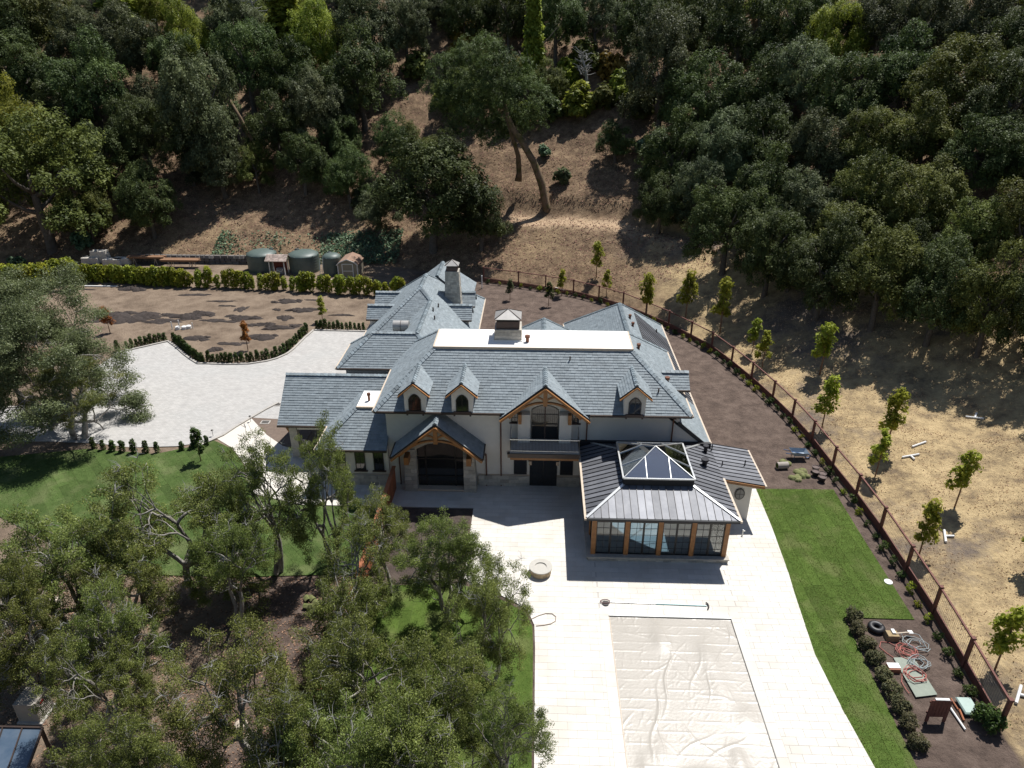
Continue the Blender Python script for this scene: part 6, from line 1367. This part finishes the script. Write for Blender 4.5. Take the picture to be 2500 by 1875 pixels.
x, y, _ = atz(*zE(848, 228)); tag(MB().lathe((x, y, .03), [(.24, 0), (.24, .05), (.01, .06)], 16).build('access_lid', plastic_w), 'small white access lid in the lawn near the fence', 'lid')
# white T pipes on the slope
for (px, lab, ang) in ((zD(1335, 680), 'white T shaped pipe on the dry slope near a maple', 0), (zD(1400, 590), 'short white pipe above the T shaped pipe', .3), (zD(1830, 385), 'white T shaped pipe at the shade edge on the dry slope', 2.4), (zD(1600, 1300), 'white pipe cross beside a maple on the slope', 1.2), (zE(1850, 1100), 'white pipe cross at the right edge of the slope', .9)):
    x, y, z = hit(*px); t = thing('pvc_pipe', lab, 'pipe', (x, y, z)); ca, sa = math.cos(ang), math.sin(ang)
    pz = lambda u, v: (x + u * ca - v * sa, y + u * sa + v * ca, g1(x + u * ca - v * sa, y + u * sa + v * ca) + .1)
    MB().tube([pz(-.6, 0), pz(.6, 0)], .075, 10).build('pipe', plastic_w, t)
    if 'short' not in lab: MB().tube([pz(0, 0), pz(.05, -.5)], .075, 10).build('branch_pipe', plastic_w, t)
# irrigation pipe behind the back fence and a white post
p, q = hit(*zC(650, 455)), hit(*zC(800, 505)); tube_thing('irrigation_pipe', 'white pipe on the slope just behind the back fence', 'pipe', [(p[0], p[1], p[2] + .1), (q[0], q[1], q[2] + .1)], .08, plastic_w)
x, y, _ = atz(*zC(85, 455)); tag(MB().box(x - .06, x + .06, y - .06, y + .06, 0, 1.7).frustum((x - .08, x + .08, y - .08, y + .08), 1.7, (x - .02, x + .02, y - .02, y + .02), 1.78).build('marker_post', plastic_w), 'white post in the shade behind the tall chimney', 'post')
# ---- lower left corner: air conditioner, glass roof, boulders, curled sod
x, y, _ = atz(90, 1745); t = thing('air_conditioner', 'grey air conditioner unit with louvred side and red badge', 'air conditioner', (x, y, 0)); acm = mat('ac_grey', (.33, .30, .26), (.30, .27, .23), 3, .5); x0_, x1_, y0_, y1_ = x - .5, x + .5, y - .45, y + .55
MB().box(x0_, x1_, y0_, y1_, .1, 1.15).build('casing', M['frame'], t); MB().box(x0_ - .03, x1_ + .03, y0_ - .03, y1_ + .03, 1.152, 1.24).build('top_cover', acm, t); MB().box(x0_ - .1, x1_ + .15, y0_ - .12, y1_ + .1, 0, .1).build('pad', cm, t)
for (a_, b_) in ((x0_ - .025, y0_ - .025), (x1_ - .08, y0_ - .025), (x1_ - .08, y1_ - .08), (x0_ - .025, y1_ - .08)): MB().box(a_, a_ + .105, b_, b_ + .105, .101, 1.151).build('corner_post', acm, t)
MB().box(x0_ + .085, x1_ - .085, y0_ - .022, y0_ - .002, .101, 1.15).build('side_panel', acm, t)
for k in range(9): MB().box(x1_ + .003, x1_ + .025, y0_ + .085, y1_ - .085, .16 + k * .11, .20 + k * .11).build('louvre', acm, t)
MB().prism([(x1_ + .027, y0_ + .45 + .14 * math.cos(k * .393), .98 + .07 * math.sin(k * .393)) for k in range(16)], (.012, 0, 0)).build('badge', mat('red_badge', (.5, .02, .03), None, 3, .4), t)
t = thing('glass_lean_to', 'blue tinted glass roof at the bottom left corner', 'glass roof', (-24.4, 20.8, 0)); gpts = [atz(*p, 2.3) for p in ((-40, 1775), (105, 1778), (60, 1900), (-80, 1900))]
MB().prism(gpts, (0, 0, -.05)).build('pane', mat('blue_roof_glass', (.05, .08, .12), (.09, .12, .16), 1.2, .12, spec=.7), t)
for i in range(4): MB().beam(Vector(gpts[i]) + Vector((0, 0, .03)), Vector(gpts[(i + 1) % 4]) + Vector((0, 0, .03)), .08, .1).build('frame_bar', M['brown'], t)
for f_ in (.33, .66): MB().beam(Vector(gpts[0]).lerp(Vector(gpts[1]), f_) + Vector((0, 0, .04)), Vector(gpts[3]).lerp(Vector(gpts[2]), f_) + Vector((0, 0, .04)), .05, .06).build('glazing_bar', M['brown'], t)
for g_ in gpts[:2]: MB().box(g_[0] - .06, g_[0] + .06, g_[1] - .16, g_[1] - .04, 0, 2.25).build('post', M['brown'], t)
bm = mat('pale_boulder', (.50, .42, .33), (.38, .33, .27), 2.5, .9, bump=.5)
for k, (px, s_, lab) in enumerate(((zG(195, 1490), .45, 'flat pale boulder at the far left under the oaks'), (zG(400, 1505), .6, 'long pale boulder on the far left bank'), (zG(320, 1500), .4, 'small tan boulder between two pale boulders'), (zG(650, 1580), .6, 'bright pale boulder between oak crowns'), (zG(735, 1560), .45, 'grey boulder right of the bright one'), (zG(20, 1505), .45, 'pale boulder at the left picture edge'), (zG(120, 1505), .35, 'low tan boulder near the left edge'), (588, 1772, 1, '')[0:1] and ((588, 1772), .35, 'rounded boulder beside the thick trunk'), ((612, 1800), .3, 'small boulder at the thick trunk'))):
    x, y, _ = atz(*px); q = np.random.default_rng(k); mb = MB(); mb.lathe((x, y, -.05), [(s_ * .95, 0), (s_, s_ * .2), (s_ * .8, s_ * .45), (s_ * .35, s_ * .6), (.01, s_ * .62)], 11)
    mb.v = [(v[0] + q.normal(0, .06 * s_), v[1] * 1 + q.normal(0, .06 * s_), v[2] + q.normal(0, .03 * s_)) for v in mb.v]; tag(mb.build('boulder', bm, None, True), lab, 'boulder')
x, y, _ = atz(*zG(245, 1565)); tag(MB().lathe((x, y, .02), [(.45, 0), (.45, .06), (.01, .1)], 20).build('round_cover', mat('grey_cover', (.42, .45, .5), None, 3, .5)), 'round grey cover lying among the boulders', 'cover')
for k in range(8):
    x, y, _ = atz(600 + (370 + (k % 4) * 28) * .4069, 1200 + (650 + (k // 2) * 25) * .4069); a_ = .6 + .2 * k
    P_ = [(x + .35 * (j / 6 - .5) * math.cos(a_), y + .35 * (j / 6 - .5) * math.sin(a_), .1 + .06 * (k // 4) + .12 * math.sin(j / 6 * math.pi)) for j in range(7)]; mb = MB()
    for p, q in zip(P_[:-1], P_[1:]): mb.beam(p, q, .42, .04)
    tag(mb.build('curled_sod', gs), 'curled strip of old sod in the heap between the oaks', 'sod', 'curled sod strips between the oaks')
# dog-sized birdbath white lamp right of annexe
x, y, _ = atz(1812, 1308); t = thing('patio_spigot', 'small white hose bib post on the patio beside the annexe', 'spigot', (x, y, .046)); MB().tube([(x, y, .04), (x, y, .5)], .04, 8).build('post', plastic_w, t); MB().beam((x, y, .42), (x + .12, y - .05, .42), .05, .05).build('tap', M['alu'], t)
# fallen leaf litter on soil below the oaks, uncountable
q = np.stack([rng.uniform(-32, -10, 9000), rng.uniform(19, 34, 9000)], 1); C_ = np.stack([q[:, 0], q[:, 1], np.full(len(q), .012)], 1); Nn = unit(len(q)) * .2 + np.array([0, 0, 1.0])
V, F, t_ = leaf_arrays(C_, Nn, rng.uniform(.04, .09, len(q)), rng.random(len(q))); lm = leafmat('fallen_leaf', (.10, .06, .035), (.36, .25, .15), .8, .05, 0)
o = bpy.data.objects.new('leaf_litter', mesh_np('leaf_litter', V, F, t_, lm)); COL.objects.link(o); o['kind'] = 'stuff'; tag(o, 'fallen dry leaves on the bare soil under the oaks', 'leaf litter')
N_ = 60000; q = np.stack([rng.uniform(-80, 60, N_), rng.uniform(85, 150, N_)], 1); dq = pad_dist(q[:, 0], q[:, 1]); q = q[(dq > 2) & (dq < 60)]
C_ = np.stack([q[:, 0], q[:, 1], gz(q[:, 0], q[:, 1]) + .02], 1); Nn = unit(len(q)) * .6 + np.array([0, -.4, 1.0]); V, F, t_ = leaf_arrays(C_, Nn, rng.uniform(.07, .2, len(q)), rng.random(len(q)))
o = bpy.data.objects.new('leaf_litter', mesh_np('leaf_litter', V, F, t_, lm)); COL.objects.link(o); o['kind'] = 'stuff'; tag(o, 'dry fallen leaves scattered over the wooded hillside', 'leaf litter')
